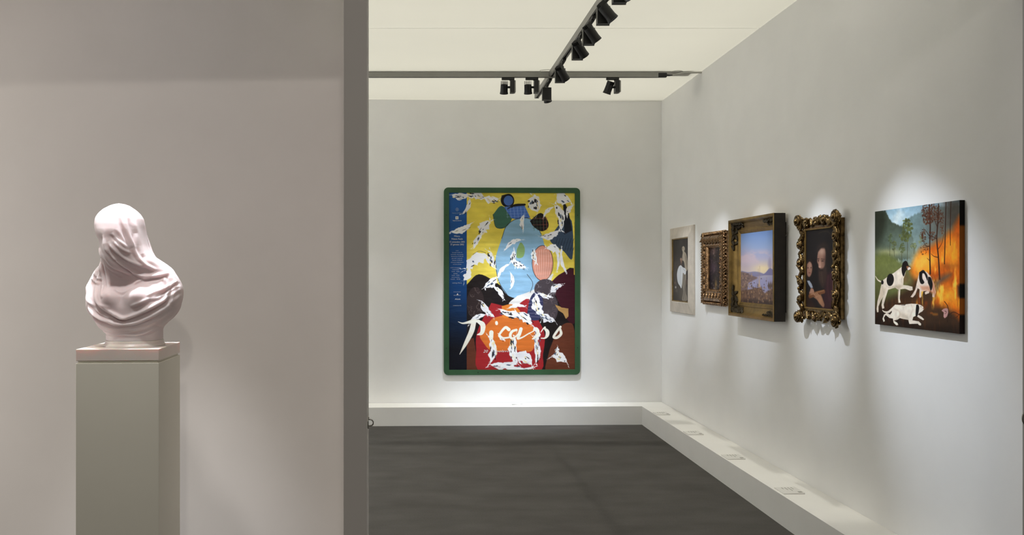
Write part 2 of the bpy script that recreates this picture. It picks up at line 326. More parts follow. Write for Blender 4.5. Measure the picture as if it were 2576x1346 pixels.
    for p, w, h in [
        ([(376, 345), (396, 400), (425, 458), (466, 518), (520, 575), (575, 620), (640, 636), (720, 628), (790, 608)], 12, 19),
        ([(420, 390), (455, 445), (520, 512), (590, 548), (655, 572)], 10, 11),
        ([(440, 330), (490, 385), (556, 440)], 10, 6), ([(452, 385), (505, 440), (560, 474)], 9, 5), ([(470, 300), (525, 380), (560, 430)], 8, 4),
        ([(500, 195), (528, 290), (556, 385), (590, 480), (640, 548), (705, 592)], 11, 13),
        ([(548, 215), (572, 320), (598, 425), (638, 500), (725, 565)], 10, 12), ([(470, 180), (500, 260), (535, 345), (575, 440)], 9, 7),
        ([(565, 330), (585, 420), (615, 500)], 6, 6),
        ([(300, 380), (328, 470), (348, 560), (352, 640), (372, 715)], 11, 12), ([(322, 430), (352, 520), (390, 590), (470, 640)], 10, 8),
        ([(340, 470), (400, 560), (480, 610), (560, 620)], 9, 6), ([(300, 480), (310, 560), (318, 640), (330, 720)], 9, 9),
        ([(316, 535), (300, 610), (282, 690), (290, 770), (330, 830), (420, 862)], 12, 16), ([(262, 590), (240, 660), (222, 740), (232, 810), (300, 850)], 11, 14),
        ([(215, 640), (196, 720), (212, 800), (262, 872), (345, 930), (440, 955)], 12, 15), ([(185, 690), (178, 770), (196, 850), (230, 930)], 10, 11),
        ([(250, 610), (280, 650), (320, 655)], 8, 8), ([(225, 640), (262, 680), (300, 690)], 8, 8), ([(330, 700), (345, 760), (370, 800)], 9, 8),
        ([(322, 838), (392, 874), (452, 906), (512, 930), (590, 908), (682, 862), (765, 806), (838, 725)], 13, 19),
        ([(216, 832), (292, 905), (382, 952), (472, 974), (582, 964), (692, 916), (785, 850), (846, 765)], 13, 20),
        ([(222, 888), (295, 955), (392, 998), (500, 1008), (622, 990), (722, 938), (815, 860)], 12, 16),
        ([(244, 955), (322, 1008), (420, 1030), (525, 1032), (625, 1012), (705, 975)], 11, 14),
        ([(266, 1010), (330, 1036), (402, 1056), (485, 1054), (560, 1055), (640, 1036), (702, 1000)], 8, 15),
        ([(430, 905), (480, 935), (540, 940)], 8, 9), ([(560, 850), (640, 820), (720, 770), (800, 700)], 10, 10), ([(300, 870), (370, 915), (450, 935)], 8, 8),
        ([(662, 782), (712, 752), (782, 716), (825, 668)], 10, 13), ([(690, 805), (762, 775), (835, 705)], 8, 9), ([(780, 615), (815, 680), (828, 750), (800, 830)], 12, 13),
        ([(752, 640), (780, 700), (790, 760), (750, 830)], 9, 9), ([(840, 700), (845, 780), (815, 860)], 9, 9), ([(550, 690), (600, 660), (660, 645)], 9, 8),
        ([(430, 730), (470, 748), (520, 742), (560, 715)], 8, 7), ([(640, 900), (720, 860), (790, 800)], 7, 7), ([(350, 975), (450, 1000), (560, 996)], 6, 6)]:
        ridge(p, w, h)
    # hanging folds behind
    back = np.clip(s * 2, 0, 1) * np.interp(VV, [200, 420, 980, 1040], [0, 1, 1, 0])
    D += back * (7 * np.sin(T * 17 + VV * 0.012) + 5 * np.sin(T * 29 - VV * 0.018))
    D *= np.interp(VV, [120, 150, 1052, 1066], [0, 1, 1, 0])
    # displace along the horizontal outward direction mixed with the surface slope
    P = np.stack([(x - 506) * S, y * S, (1100 - VV) * S], -1)
    du = np.roll(P, -1, 1) - np.roll(P, 1, 1); dv = np.gradient(P, axis=0)
    N = np.cross(dv, du); N /= np.linalg.norm(N, axis=-1, keepdims=True) + 1e-12
    out = np.stack([np.cos(T), np.sin(T), 0 * T], -1); N *= np.sign((N * out).sum(-1, keepdims=True))
    P = P + N * (D * S)[..., None]
    n = len(v); idx = np.arange(n * NT).reshape(n, NT)
    q = np.stack([idx[:-1], idx[1:], np.roll(idx, -1, 1)[1:], np.roll(idx, -1, 1)[:-1]], -1).reshape(-1, 4)
    faces = q.tolist() + [idx[0].tolist(), idx[-1][::-1].tolist()]
    me = bpy.data.meshes.new('figure'); me.from_pydata(P.reshape(-1, 3).tolist(), [], faces); me.update()
    return me, S
def pink_marble():
    m = mat('pink_marble', (0.84, 0.755, 0.755), 0.40, scale=5.5, col2=(0.77, 0.645, 0.65), spec=0.3, Subsurface_Weight=0.7, Subsurface_Scale=0.022)
    m.node_tree.nodes['Principled BSDF'].inputs['Subsurface Radius'].default_value = (1, 0.86, 0.82); return m
M['pink'] = pink_marble()
me, BS = bust()
t = tag(empty('veiled_bust', (pc.x + 0.018, pc.y - 0.0, sl1), 0), 'pale pink marble bust of a veiled woman with draped shoulders on the slab', 'sculpture')
fig = obj('figure', me, M['pink'], t, True); fig.location.z = 0.026
bm = bmesh.new(); lathe(bm, [(0, 0), (0.122, 0), (0.122, 0.006), (0.116, 0.014), (0.1155, 0.024), (0.112, 0.0262), (0, 0.0262)], 72)
obj('socle', bm, M['marble_slab'], t, False)

# ------------------------------------------------------------------ painted pictures: colours worked out per point of a fine flat mesh
class Paint:
    def __init__(s, w, h, quad, base, mp=None):
        s.w, s.h = w, h; s.img = np.tile(np.array(base, float), (h, w, 1)); s.rng = np.random.default_rng(3)
        src = np.array(quad, float); dst = np.array([[0, 0], [w - 1, 0], [w - 1, h - 1], [0, h - 1]], float)
        A = []; B = []
        for (x, y), (u, v) in zip(src, dst):
            A += [[x, y, 1, 0, 0, 0, -u * x, -u * y], [0, 0, 0, x, y, 1, -v * x, -v * y]]; B += [u, v]
        s.Hm = np.append(np.linalg.solve(np.array(A), np.array(B)), 1).reshape(3, 3); s.mp = mp
        s.yy, s.xx = np.mgrid[0:h, 0:w].astype(float)
        inv = np.linalg.inv(s.Hm); q = np.stack([s.xx, s.yy, np.ones_like(s.xx)], -1) @ inv.T
        s.sx, s.sy = q[..., 0] / q[..., 2], q[..., 1] / q[..., 2]    # measured coordinates of every point
        s.k = w / np.hypot(*(src[1] - src[0])); s.ky = h / np.hypot(*(src[3] - src[0]))
    def T(s, pts):
        p = np.array(pts, float)
        if s.mp: p = p / s.mp[2] + np.array(s.mp[:2])
        q = np.c_[p, np.ones(len(p))] @ s.Hm.T; return q[:, :2] / q[:, 2:]
    def lay(s, a, col, sl=None):
        sl = sl or (slice(None), slice(None)); s.img[sl] += (np.array(col, float) - s.img[sl]) * a[..., None]
    def _bb(s, p, m):
        x0, y0 = np.floor(p.min(0) - m).astype(int); x1, y1 = np.ceil(p.max(0) + m).astype(int)
        return slice(max(y0, 0), max(min(y1, s.h), 0)), slice(max(x0, 0), max(min(x1, s.w), 0))
    def poly(s, pts, col, soft=1.2, al=1.0, smooth=False, jag=0.0, grain=0.0):
        p = s.T(catmull(list(pts) + [pts[0]], 5)[:-1] if smooth else pts)
        if jag:
            o = []
            for a, b in zip(p, np.roll(p, -1, 0)):
                n = max(1, int(np.hypot(*(b - a)) / 4)); o += [a + (b - a) * i / n + s.rng.normal(0, jag, 2) * (i > 0) for i in range(n)]
            p = np.array(o)
        sl = s._bb(p, soft + 2); X, Y = s.xx[sl], s.yy[sl]
        if X.size == 0: return
        d = np.full(X.shape, 1e9); ins = np.zeros(X.shape, bool)
        for (ax, ay), (bx_, by) in zip(p, np.roll(p, -1, 0)):
            dx, dy = bx_ - ax, by - ay; t = np.clip(((X - ax) * dx + (Y - ay) * dy) / (dx * dx + dy * dy + 1e-12), 0, 1)
            d = np.minimum(d, (X - ax - t * dx) ** 2 + (Y - ay - t * dy) ** 2)
            c = (ay > Y) != (by > Y)
            ins ^= c & (X < dx * (Y - ay) / (dy if abs(dy) > 1e-12 else 1e-12) + ax)
        d = np.sqrt(d) * np.where(ins, -1, 1); a = np.clip(0.5 - d / soft, 0, 1) * al
        if grain: a = a * np.clip(1 - grain * s.rng.random(a.shape) * 2, 0, 1)
        s.lay(a, col, sl)
    def stroke(s, pts, w, col, soft=1.2, al=1.0, smooth=True):
        """w in measured units: one width or one for each point"""
        pts = np.array(pts, float); ws = np.full(len(pts), float(w)) if np.isscalar(w) else np.array(w, float)
        if smooth and len(pts) > 2: q = catmull(np.c_[pts, ws].tolist(), 6)
        else: q = np.c_[pts, ws]
        p = s.T(q[:, :2]); wd = q[:, 2] * s.k / 2 / (s.mp[2] if s.mp else 1)
        sl = s._bb(p, soft + max(wd) + 2); X, Y = s.xx[sl], s.yy[sl]
        if X.size == 0: return
        d = np.full(X.shape, 1e9)
        for i in range(len(p) - 1):
            ax, ay = p[i]; dx, dy = p[i + 1] - p[i]; t = np.clip(((X - ax) * dx + (Y - ay) * dy) / (dx * dx + dy * dy + 1e-12), 0, 1)
            d = np.minimum(d, np.hypot(X - ax - t * dx, Y - ay - t * dy) - (wd[i] + (wd[i + 1] - wd[i]) * t))
        s.lay(np.clip(0.5 - d / soft, 0, 1) * al, col, sl)
    def ell(s, c, rx, ry, col, soft=1.5, al=1.0, rot=0.0):
        n = 28; s.poly([(c[0] + rx * math.cos(t) * math.cos(rot) - ry * math.sin(t) * math.sin(rot), c[1] + rx * math.cos(t) * math.sin(rot) + ry * math.sin(t) * math.cos(rot)) for t in np.linspace(0, 2 * math.pi, n, endpoint=False)], col, soft, al)
    def glow(s, c, rx, ry, col, al=1.0, pw=1.0):
        if s.mp: c = (c[0] / s.mp[2] + s.mp[0], c[1] / s.mp[2] + s.mp[1]); rx /= s.mp[2]; ry /= s.mp[2]
        d = ((s.sx - c[0]) / rx) ** 2 + ((s.sy - c[1]) / ry) ** 2; s.lay(al * np.exp(-d ** pw), col)
    def noise(s, sx, sy, seed, octv=4):
        g = np.zeros((s.h, s.w)); r = np.random.default_rng(seed); amp = 1.0; tot = 0
        for o in range(octv):
            nx, ny = max(2, int(s.w / sx * 2 ** o) + 2), max(2, int(s.h / sy * 2 ** o) + 2); G = r.random((ny, nx))
            fx, fy = s.xx / (s.w + 1) * (nx - 1), s.yy / (s.h + 1) * (ny - 1); ix, iy = fx.astype(int), fy.astype(int); u, v = fx - ix, fy - iy
            u, v = u * u * (3 - 2 * u), v * v * (3 - 2 * v)
            g += amp * ((G[iy, ix] * (1 - u) + G[iy, ix + 1] * u) * (1 - v) + (G[iy + 1, ix] * (1 - u) + G[iy + 1, ix + 1] * u) * v); tot += amp; amp *= 0.5
        return g / tot
    def torn(s, pts, col=(226, 224, 222), jag=1.6): s.poly(pts, col, 1.2, 1.0, False, jag)
    def mesh(s, name, w, h, gain, rough=0.6, parent=None, spec=0.12, bump=0.0):
        """flat sheet, x 0..w, z 0..h, facing -y"""
        gx = np.linspace(0, w, s.w); gz = np.linspace(h, 0, s.h); X, Z = np.meshgrid(gx, gz)
        co = np.stack([X, np.zeros_like(X), Z], -1).reshape(-1, 3).astype(np.float32)
        i = np.arange(s.w * s.h).reshape(s.h, s.w); q = np.stack([i[:-1, :-1], i[1:, :-1], i[1:, 1:], i[:-1, 1:]], -1).reshape(-1, 4)
        me = bpy.data.meshes.new(name); me.vertices.add(len(co)); me.vertices.foreach_set('co', co.ravel())
        me.loops.add(q.size); me.loops.foreach_set('vertex_index', q.ravel().astype(np.int32)); me.polygons.add(len(q))
        me.polygons.foreach_set('loop_start', np.arange(0, q.size, 4, dtype=np.int32)); me.update(calc_edges=True)
        at = me.color_attributes.new('paint', 'FLOAT_COLOR', 'POINT'); L = np.clip(s2l(np.clip(s.img, 0, 255) / 255.0) * gain, 0, 0.9)
        at.data.foreach_set('color', np.concatenate([L, np.ones((s.h, s.w, 1))], -1).astype(np.float32).ravel())
        m = bpy.data.materials.new(name); m.use_nodes = True; nt = m.node_tree; b = nt.nodes['Principled BSDF']
        b.inputs['Roughness'].default_value = rough; b.inputs['Specular IOR Level'].default_value = spec
        a = nt.nodes.new('ShaderNodeAttribute'); a.attribute_name = 'paint'; nt.links.new(a.outputs['Color'], b.inputs['Base Color'])
        if bump:
            tc = nt.nodes.new('ShaderNodeTexCoord'); g = nt.nodes.new('ShaderNodeMapping'); g.inputs['Scale'].default_value = (2.5, 1, 11)
            n = nt.nodes.new('ShaderNodeTexNoise'); n.inputs['Scale'].default_value = 2.4; n.inputs['Detail'].default_value = 5; n.inputs['Distortion'].default_value = 0.4
            bp_ = nt.nodes.new('ShaderNodeBump'); bp_.inputs['Strength'].default_value = bump; bp_.inputs['Distance'].default_value = 0.02
            nt.links.new(tc.outputs['Object'], g.inputs['Vector']); nt.links.new(g.outputs['Vector'], n.inputs['Vector']); nt.links.new(n.outputs['Fac'], bp_.inputs['Height']); nt.links.new(bp_.outputs['Normal'], b.inputs['Normal'])
        return obj(name, me, m, parent)
def text(name, body, size, m, parent, loc, align='CENTER', shear=0.0, sx=1.0):
    """flat lettering standing on a sheet that faces -y"""
    c = bpy.data.curves.new(name, 'FONT'); c.body = body; c.size = size; c.align_x = align; c.shear = shear; c.space_line = 0.92; c.resolution_u = 2
    tmp = bpy.data.objects.new('tmp', c); COL.objects.link(tmp); dg = bpy.context.evaluated_depsgraph_get(); dg.update()
    me = bpy.data.meshes.new_from_object(tmp.evaluated_get(dg)); bpy.data.objects.remove(tmp)
    me.transform(Matrix.Rotation(math.pi / 2, 4, 'X') @ Matrix.Diagonal((sx, 1, 1, 1))); me.materials.clear()
    o = obj(name, me, m, parent); o.location = loc; return o

# ------------------------------------------------------------------ frames
def frame_sides(parent, w, h, prof, m, name='frame_side', z0=0.0):
    """four mitred mouldings around a w x h rectangle whose lower left corner is (-w/2, z0); prof: (inset from the outer edge, distance from the wall)"""
    C = lambda i: [(-w / 2 + i, z0 + i), (w / 2 - i, z0 + i), (w / 2 - i, z0 + h - i), (-w / 2 + i, z0 + h - i)]
    for k in range(4):
        bm = bmesh.new(); A, B = [], []
        for i, d in prof:
            c = C(i); a, b = c[k], c[(k + 1) % 4]; A.append(bm.verts.new((a[0], -d, a[1]))); B.append(bm.verts.new((b[0], -d, b[1])))
        n = len(prof)
        for j in range(n): bm.faces.new([A[j], B[j], B[(j + 1) % n], A[(j + 1) % n]])
        bm.faces.new(A[::-1]); bm.faces.new(B)
        bmesh.ops.recalc_face_normals(bm, faces=bm.faces[:])
        obj(name, bm, m, parent)
def arc(i0, d0, i1, d1, sag, n=8):
    """profile points from (i0,d0) to (i1,d1) bulging sideways by sag"""
    nx, ny = -(d1 - d0), (i1 - i0); l = math.hypot(nx, ny); nx /= l; ny /= l
    return [(i0 + (i1 - i0) * t + nx * sag * 4 * t * (1 - t), d0 + (d1 - d0) * t + ny * sag * 4 * t * (1 - t)) for t in [k / n for k in range(n + 1)]]
def leaf_mesh(name, L, Wd, Hh, curl=0.6, lobes=4.5, nu=13, nv=8, bend=0.3):
    bm = bmesh.new(); g = []
    for i in range(nu):
        u = i / (nu - 1); row = []; wv = Wd * (math.sin(math.pi * min(1, 0.12 + 0.88 * u) ** 0.9) ** 0.8 + 0.04) * (1 + 0.28 * math.cos(2 * math.pi * lobes * u))
        for j in range(nv + 1):
            v = 2 * j / nv - 1
            hgt = Hh * (0.25 + 0.75 * (1 - v * v)) * (0.65 + 0.6 * u) + 0.22 * Hh * math.cos(v * 10.5) - 0.25 * Hh * math.exp(-(v / 0.16) ** 2) + curl * Hh * max(0, u - 0.6) ** 2 * 6
            x = L * (u - 0.5 - 0.10 * max(0, u - 0.75)); y = wv * v + bend * Wd * math.sin(2 * math.pi * u * 0.75)
            row.append(bm.verts.new((x, -max(hgt, 0) - 0.0005, y)))
        g.append(row)
    for a, b in zip(g, g[1:]):
        for j in range(nv): bm.faces.new([a[j], b[j], b[j + 1], a[j + 1]])
    rim = [g[0][j] for j in range(nv + 1)] + [g[i][nv] for i in range(1, nu)] + [g[-1][j] for j in range(nv - 1, -1, -1)] + [g[i][0] for i in range(nu - 2, 0, -1)]
    lo = [bm.verts.new((v.co.x, 0.004, v.co.z)) for v in rim]; n = len(rim)
    for i in range(n): bm.faces.new([rim[i], rim[(i + 1) % n], lo[(i + 1) % n], lo[i]])
    bmesh.ops.recalc_face_normals(bm, faces=bm.faces[:])
    me = bpy.data.meshes.new(name); bm.to_mesh(me); bm.free(); me.polygons.foreach_set('use_smooth', [True] * len(me.polygons)); return me
def scroll_mesh(name, R, r):
    bm = bmesh.new(); pts, rs = [], []
    for k in range(30):
        t = k / 29; a = t * 4.2 * math.pi; q = R * (1 - 0.82 * t); pts.append((q * math.cos(a), -r * (0.6 + 1.3 * t), q * math.sin(a))); rs.append(r * (0.55 + 0.6 * math.sin(math.pi * min(1, t + 0.25))))
    tube(bm, pts, rs, 7); lathe(bm, [(0, -r * 1.5), (r * 1.3, -r), (r * 1.7, 0), (r * 1.3, r), (0, r * 1.5)], 10, Matrix.Translation((0, -r * 1.8, 0)) @ Matrix.Rotation(math.pi / 2, 4, 'X'))
    me = bpy.data.meshes.new(name); bm.to_mesh(me); bm.free(); me.polygons.foreach_set('use_smooth', [True] * len(me.polygons)); return me
def put(name, me, m, parent, x, y, z, rot=0.0, sc=1.0, mir=1):
    if not me.materials: me.materials.append(m)
    o = bpy.data.objects.new(name, me); COL.objects.link(o); o.parent = parent; o.location = (x, y, z); o.rotation_euler = (0, rot, 0); o.scale = (sc, sc, sc * mir); return o
def loc_r(v):
    """right-wall point -> (along, up) in the wall's picture coordinates measured from the corner"""
    d = Vector((-KR, -1, 0)).normalized(); return (v - Vector((XC, YC, 0))).dot(d), v.z
def right_thing(name, cx_, z0, label, cat):
    d = Vector((-KR, -1, 0)).normalized(); p = Vector((XC, YC, 0)) + d * cx_
    return tag(empty(name, (p.x, p.y, z0), RZ_R), label, cat)
def proj(o, x, y, z):
    """pixel where a point given in a thing's own coordinates is seen (used only to lay measured colours onto the flat picture)"""
    c, s = math.cos(o.rotation_euler.z), math.sin(o.rotation_euler.z); X = o.location.x + c * x - s * y; Y = o.location.y + s * x + c * y; Z = o.location.z + z
    return (CX + F * X / Y, CY - F * (Z - H) / Y)
def sheet_quad(o, x0, x1, y, z0, z1): return [proj(o, x0, y, z1), proj(o, x1, y, z1), proj(o, x1, y, z0), proj(o, x0, y, z0)]

# ------------------------------------------------------------------ the big torn poster in its green frame
def poster():
    a, b = on_back(1116.5, 944, 0.03), on_back(1459.5, 472.5, 0.03)
    d = Vector((1, KB, 0)).normalized(); o0 = Vector((XC, YC, 0)); ua, ub = (a - o0).dot(d), (b - o0).dot(d); z0, z1 = a.z, b.z
    w, h = ub - ua, z1 - z0; c = o0 + d * (ua + ub) / 2
    t = tag(empty('framed_poster', (c.x, c.y, z0), RZ_B), 'large torn exhibition poster in yellow, blue and red inside a round-cornered green frame', 'poster')
    fw = 0.053; r = 0.045; n = 8
    def rr(w, h, r, y, ins):
        x0, x1, q0, q1 = -w / 2 + ins, w / 2 - ins, ins, h - ins; out = []
        for cxx, czz, a0 in [(x1 - r, q0 + r, -90), (x1 - r, q1 - r, 0), (x0 + r, q1 - r, 90), (x0 + r, q0 + r, 180)]:
            for k in range(n + 1): q = math.radians(a0 + 90 * k / n); out.append((cxx + r * math.cos(q), y, czz + r * math.sin(q)))
        return out
    bm = bmesh.new(); loops = [rr(w, h, r, -0.002, 0), rr(w, h, r, -0.027, 0), rr(w, h, r - 0.003, -0.030, 0.003), rr(w, h, 0.004, -0.030, fw), rr(w, h, 0.004, -0.020, fw), rr(w, h, 0.004, -0.002, fw)]
    V = [[bm.verts.new(p) for p in l] for l in loops]
    for A, B in zip(V, V[1:] + V[:1]):
        for k in range(len(A)): bm.faces.new([A[k], A[(k + 1) % len(A)], B[(k + 1) % len(A)], B[k]])
    bmesh.ops.recalc_face_normals(bm, faces=bm.faces[:]); obj('frame', bm, M['green'], t)
    for sx_, fz in [(-1, 0.853), (1, 0.853), (-1, 0.144), (1, 0.144), (-0.25, 0.014), (0.2, 0.986)]:
        bm = bmesh.new(); lathe(bm, [(0, 0.0012), (0.0045, 0.0012), (0.005, 0), (0.004, -0.002), (0, -0.002)], 10, Matrix.Translation((sx_ * (w / 2 - fw / 2) if abs(sx_) == 1 else sx_ * w, -0.0305, fz * h)) @ Matrix.Rotation(math.pi / 2, 4, 'X'))
        obj('screw', bm, M['black'], t)
    obj('backing', box(-w / 2 + 0.012, w / 2 - 0.012, -0.016, -0.002, 0.012, h - 0.012), M['dark_wood'], t)
    pw, ph = w - 2 * fw + 0.002, h - 2 * fw + 0.002
    quad = sheet_quad(t, -pw / 2, pw / 2, -0.02, fw, h - fw)
    P = Paint(430, 604, quad, (210, 190, 76)); R = np.random.default_rng(11)
    X, Y = P.sx, P.sy
    # ground colours: yellow field, blue column, dark lower field
    P.img *= (0.93 + 0.14 * P.noise(60, 40, 1))[..., None]
    P.poly([(1174, 716), (1205, 690), (1250, 712), (1300, 748), (1352, 742), (1400, 700), (1450, 690), (1450, 940), (1174, 940)], (26, 20, 20), 2, 1, True)
    lb = (128, 166, 192); P.poly([(1262, 600), (1276, 566), (1310, 548), (1342, 556), (1362, 590), (1372, 640), (1362, 700), (1340, 738), (1308, 750), (1276, 742), (1254, 706), (1246, 655)], lb, 1.2, 1, True)
    P.poly([(1300, 745), (1340, 730), (1372, 706), (1392, 690), (1360, 760), (1310, 775), (1280, 765)], (202, 200, 196), 1.2, 1, True, 0.6)
    P.img += ((P.noise(30, 20, 5) - 0.5) * 14)[..., None]
    P.poly([(1240, 540), (1262, 518), (1288, 545), (1272, 572), (1248, 572)], (58, 96, 80), 1, 1, True)
    P.poly([(1262, 492), (1282, 488), (1293, 500), (1290, 516), (1270, 520), (1260, 508)], (26, 24, 30), 1, 1, True); P.ell((1279, 505), 12, 12.5, (70, 104, 170), 1)
    P.poly([(1268, 521), (1318, 514), (1334, 548), (1300, 552), (1286, 549)], (66, 100, 172), 1, 1); P.stroke([(1276, 526), (1295, 517), (1320, 515)], [2, 6, 5], (26, 24, 28))
    for k in range(6): P.stroke([(1274 + k * 9, 520 + k % 2), (1277 + k * 9, 549)], 0.7, (150, 176, 214), 0.8, 0.8)
    for k in range(4): P.stroke([(1274, 525 + k * 7), (1332, 523 + k * 7)], 0.6, (150, 176, 214), 0.8, 0.6)
    P.poly([(1333, 556), (1360, 536), (1378, 556), (1378, 574), (1362, 582), (1342, 570)], (28, 24, 26), 1, 1, True)
    for k in range(5): P.stroke([(1342 + k * 8, 545), (1344 + k * 8, 580)], 0.9, (62, 84, 66) if k < 3 else (170, 90, 74), 0.8, 0.9)
    for k in range(4): P.stroke([(1340, 550 + k * 8), (1378, 549 + k * 8)], 0.9, (62, 84, 66) if k % 2 else (150, 88, 74), 0.8, 0.8)
    P.ell((1365, 662), 27, 45, (38, 28, 28), 1); P.ell((1365, 662), 25.8, 43.6, (198, 136, 116), 1)
    for k in range(8): P.stroke([(1346 + k * 5.5, 626 + abs(k - 3.5) * 3), (1344 + k * 6, 660), (1351 + k * 4.2, 698)], 1.6, (220, 182, 170), 1.2, 0.6)
    P.poly([(1410, 560), (1438, 556), (1440, 650), (1418, 632), (1396, 618), (1384, 600)], (52, 66, 84), 1.5, 1, True); P.poly([(1416, 500), (1430, 530), (1439, 580), (1420, 590)], (22, 24, 32), 1.5, 1)
    for k in range(8): P.stroke([(1392 + k * 7, 632), (1402 + k * 7, 600)], 0.9, (24, 30, 40), 0.8)
    P.poly([(1300, 628), (1310, 610), (1320, 625), (1316, 646), (1300, 648)], (122, 150, 92), 1.2, 1, True)
    ol = (40, 36, 40)
    for pts, wd in [([(1262, 600), (1276, 566), (1310, 548), (1342, 556), (1362, 590)], 1.3), ([(1246, 655), (1254, 706), (1276, 742)], 1.4), ([(1240, 540), (1248, 572), (1272, 572)], 1.0), ([(1326, 690), (1340, 712), (1334, 736)], 1.2), ([(1190, 640), (1205, 632), (1222, 636)], 0.9)]: P.stroke(pts, wd, ol, 1.0, 0.85)
    # lower field
    P.poly([(1384, 712), (1412, 688), (1450, 684), (1450, 800), (1432, 810), (1410, 770)], (58, 20, 30), 1.5, 1, True)
    P.poly([(1390, 860), (1404, 828), (1428, 812), (1445, 830), (1450, 940), (1376, 940), (1380, 890)], (92, 48, 32), 1.5, 1, True)
    P.poly([(1172, 855), (1192, 850), (1206, 940), (1172, 940)], (88, 46, 32), 1.5, 1)
    P.poly([(1236, 762), (1290, 772), (1330, 752), (1352, 800), (1370, 840), (1366, 890), (1352, 936), (1212, 936), (1198, 880), (1202, 830)], (146, 34, 38), 1.2, 1, True)
    P.poly([(1240, 800), (1290, 790), (1332, 806), (1346, 850), (1336, 884), (1290, 880), (1240, 884), (1216, 862), (1208, 838)], (196, 104, 42), 1.6, 1, True)
    P.poly([(1262, 770), (1290, 766), (1310, 790), (1268, 800)], (204, 118, 44), 1.2, 1, True)
    for (cx_, cy_, rx, ry, cc, n_) in [(1196, 762, 22, 40, (120, 104, 100), 26), (1372, 728, 28, 26, (150, 146, 150), 30), (1384, 775, 20, 36, (104, 90, 92), 20)]:
        P.ell((cx_, cy_), rx, ry, (44, 34, 34) if cx_ < 1300 else (66, 58, 62), 1.5)
        for k in range(n_):
            q = R.uniform(0, 6.28); e = R.uniform(0.2, 0.9) ** 0.5; u0, v0 = cx_ + rx * e * math.cos(q), cy_ + ry * e * math.sin(q); a0 = R.uniform(0, 6.28); rr_ = R.uniform(3, 7)
            P.stroke([(u0 + rr_ * math.cos(a0 + j), v0 + rr_ * math.sin(a0 + j)) for j in (0, 0.8, 1.6, 2.4)], R.uniform(0.5, 1.4), cc, 1.0, R.uniform(0.3, 0.8))
    P.poly([(1324, 800), (1334, 750), (1350, 735), (1366, 756), (1360, 800), (1340, 806)], (46, 48, 78), 1.2, 1, True)
    for k in range(6): P.stroke([(1328, 756 + k * 8), (1364, 748 + k * 10)], 1.4, (104, 98, 122), 1.0, 0.8)
    P.poly([(1396, 766), (1416, 774), (1430, 776), (1430, 796), (1424, 802), (1416, 788), (1404, 780)], (168, 130, 78), 1, 1, False, 0.5)
    P.poly([(1236, 735), (1256, 730), (1268, 750), (1276, 765), (1252, 764), (1238, 755)], (24, 18, 20), 1.2, 1, False, 1.2)
    # blue column over everything but the tears
    bl = np.array([38, 84, 148.]); bm_ = np.array([16, 56, 104.]); bd = np.array([14, 15, 24.]); f = np.clip((Y - 484) / 448, 0, 1)[..., None]
    colr = np.where(f < 0.55, bl + (bm_ - bl) * f / 0.55, bm_ + (bd - bm_) * np.clip((f - 0.55) / 0.33, 0, 1))
    P.lay(np.clip((1174.2 - X) * 1.3 + 0.5, 0, 1), colr)
    P.stroke([(1446, 560), (1445, 690)], 3.2, (192, 160, 60), 1.0)
    # the tears: white paper core with flecks of older prints
    def tear(c, ln, wd, ang, seed, dark=0.5, fl=(30, 28, 34)):
        r_ = np.random.default_rng(seed); ca, sa = math.cos(ang), math.sin(ang); top, bot = [], []; ns = 9
        for i in range(ns + 1):
            u = i / ns * 2 - 1; e = wd * (1 - abs(u) ** 2.2) * (0.75 + 0.5 * r_.random()) + 0.6; cv = 0.25 * ln * (u * u - 0.3) * (1 if seed % 2 else -1)
            top.append((u * ln, cv - e)); bot.append((u * ln, cv + e * (0.6 + 0.6 * r_.random())))
        def fin(side): return [(side * (ln + wd * r_.uniform(0.5, 1.6)), 0.25 * ln * 0.7 * (1 if seed % 2 else -1) + wd * r_.uniform(-1.2, 1.2)), (side * ln * 0.82, 0.25 * ln * 0.4 * (1 if seed % 2 else -1) + wd * r_.uniform(-0.3, 0.3)), (side * (ln + wd * r_.uniform(0.2, 1.2)), 0.25 * ln * 0.7 * (1 if seed % 2 else -1) + wd * r_.uniform(0, 1.4))]
        pts = top + fin(1) + bot[::-1] + fin(-1)[::-1]
        G = lambda q: [(c[0] + u * ca - v * sa, c[1] + u * sa + v * ca) for u, v in q]
        wv = 218 + r_.integers(-6, 14); P.torn(G(pts), (wv, wv - 1, wv + 1), 0.9)
        for k in range(int(7 * dark * 2)):
            u, v = r_.uniform(-0.8, 0.8) * ln, r_.normal(0, 0.45) * wd + 0.25 * ln * (0.1 - 0.3) * (1 if seed % 2 else -1); l2, w2 = r_.uniform(0.06, 0.28) * ln, r_.uniform(0.05, 0.24) * wd
            P.poly(G([(u - l2, v), (u - l2 * 0.3, v - w2), (u + l2, v - w2 * 0.4), (u + l2 * 0.6, v + w2), (u - l2 * 0.2, v + w2 * 0.7)]), [fl, (70, 84, 104), (222, 206, 160), (26, 24, 28)][int(r_.integers(0, 4))], 1.0, 0.95, False, 0.9)
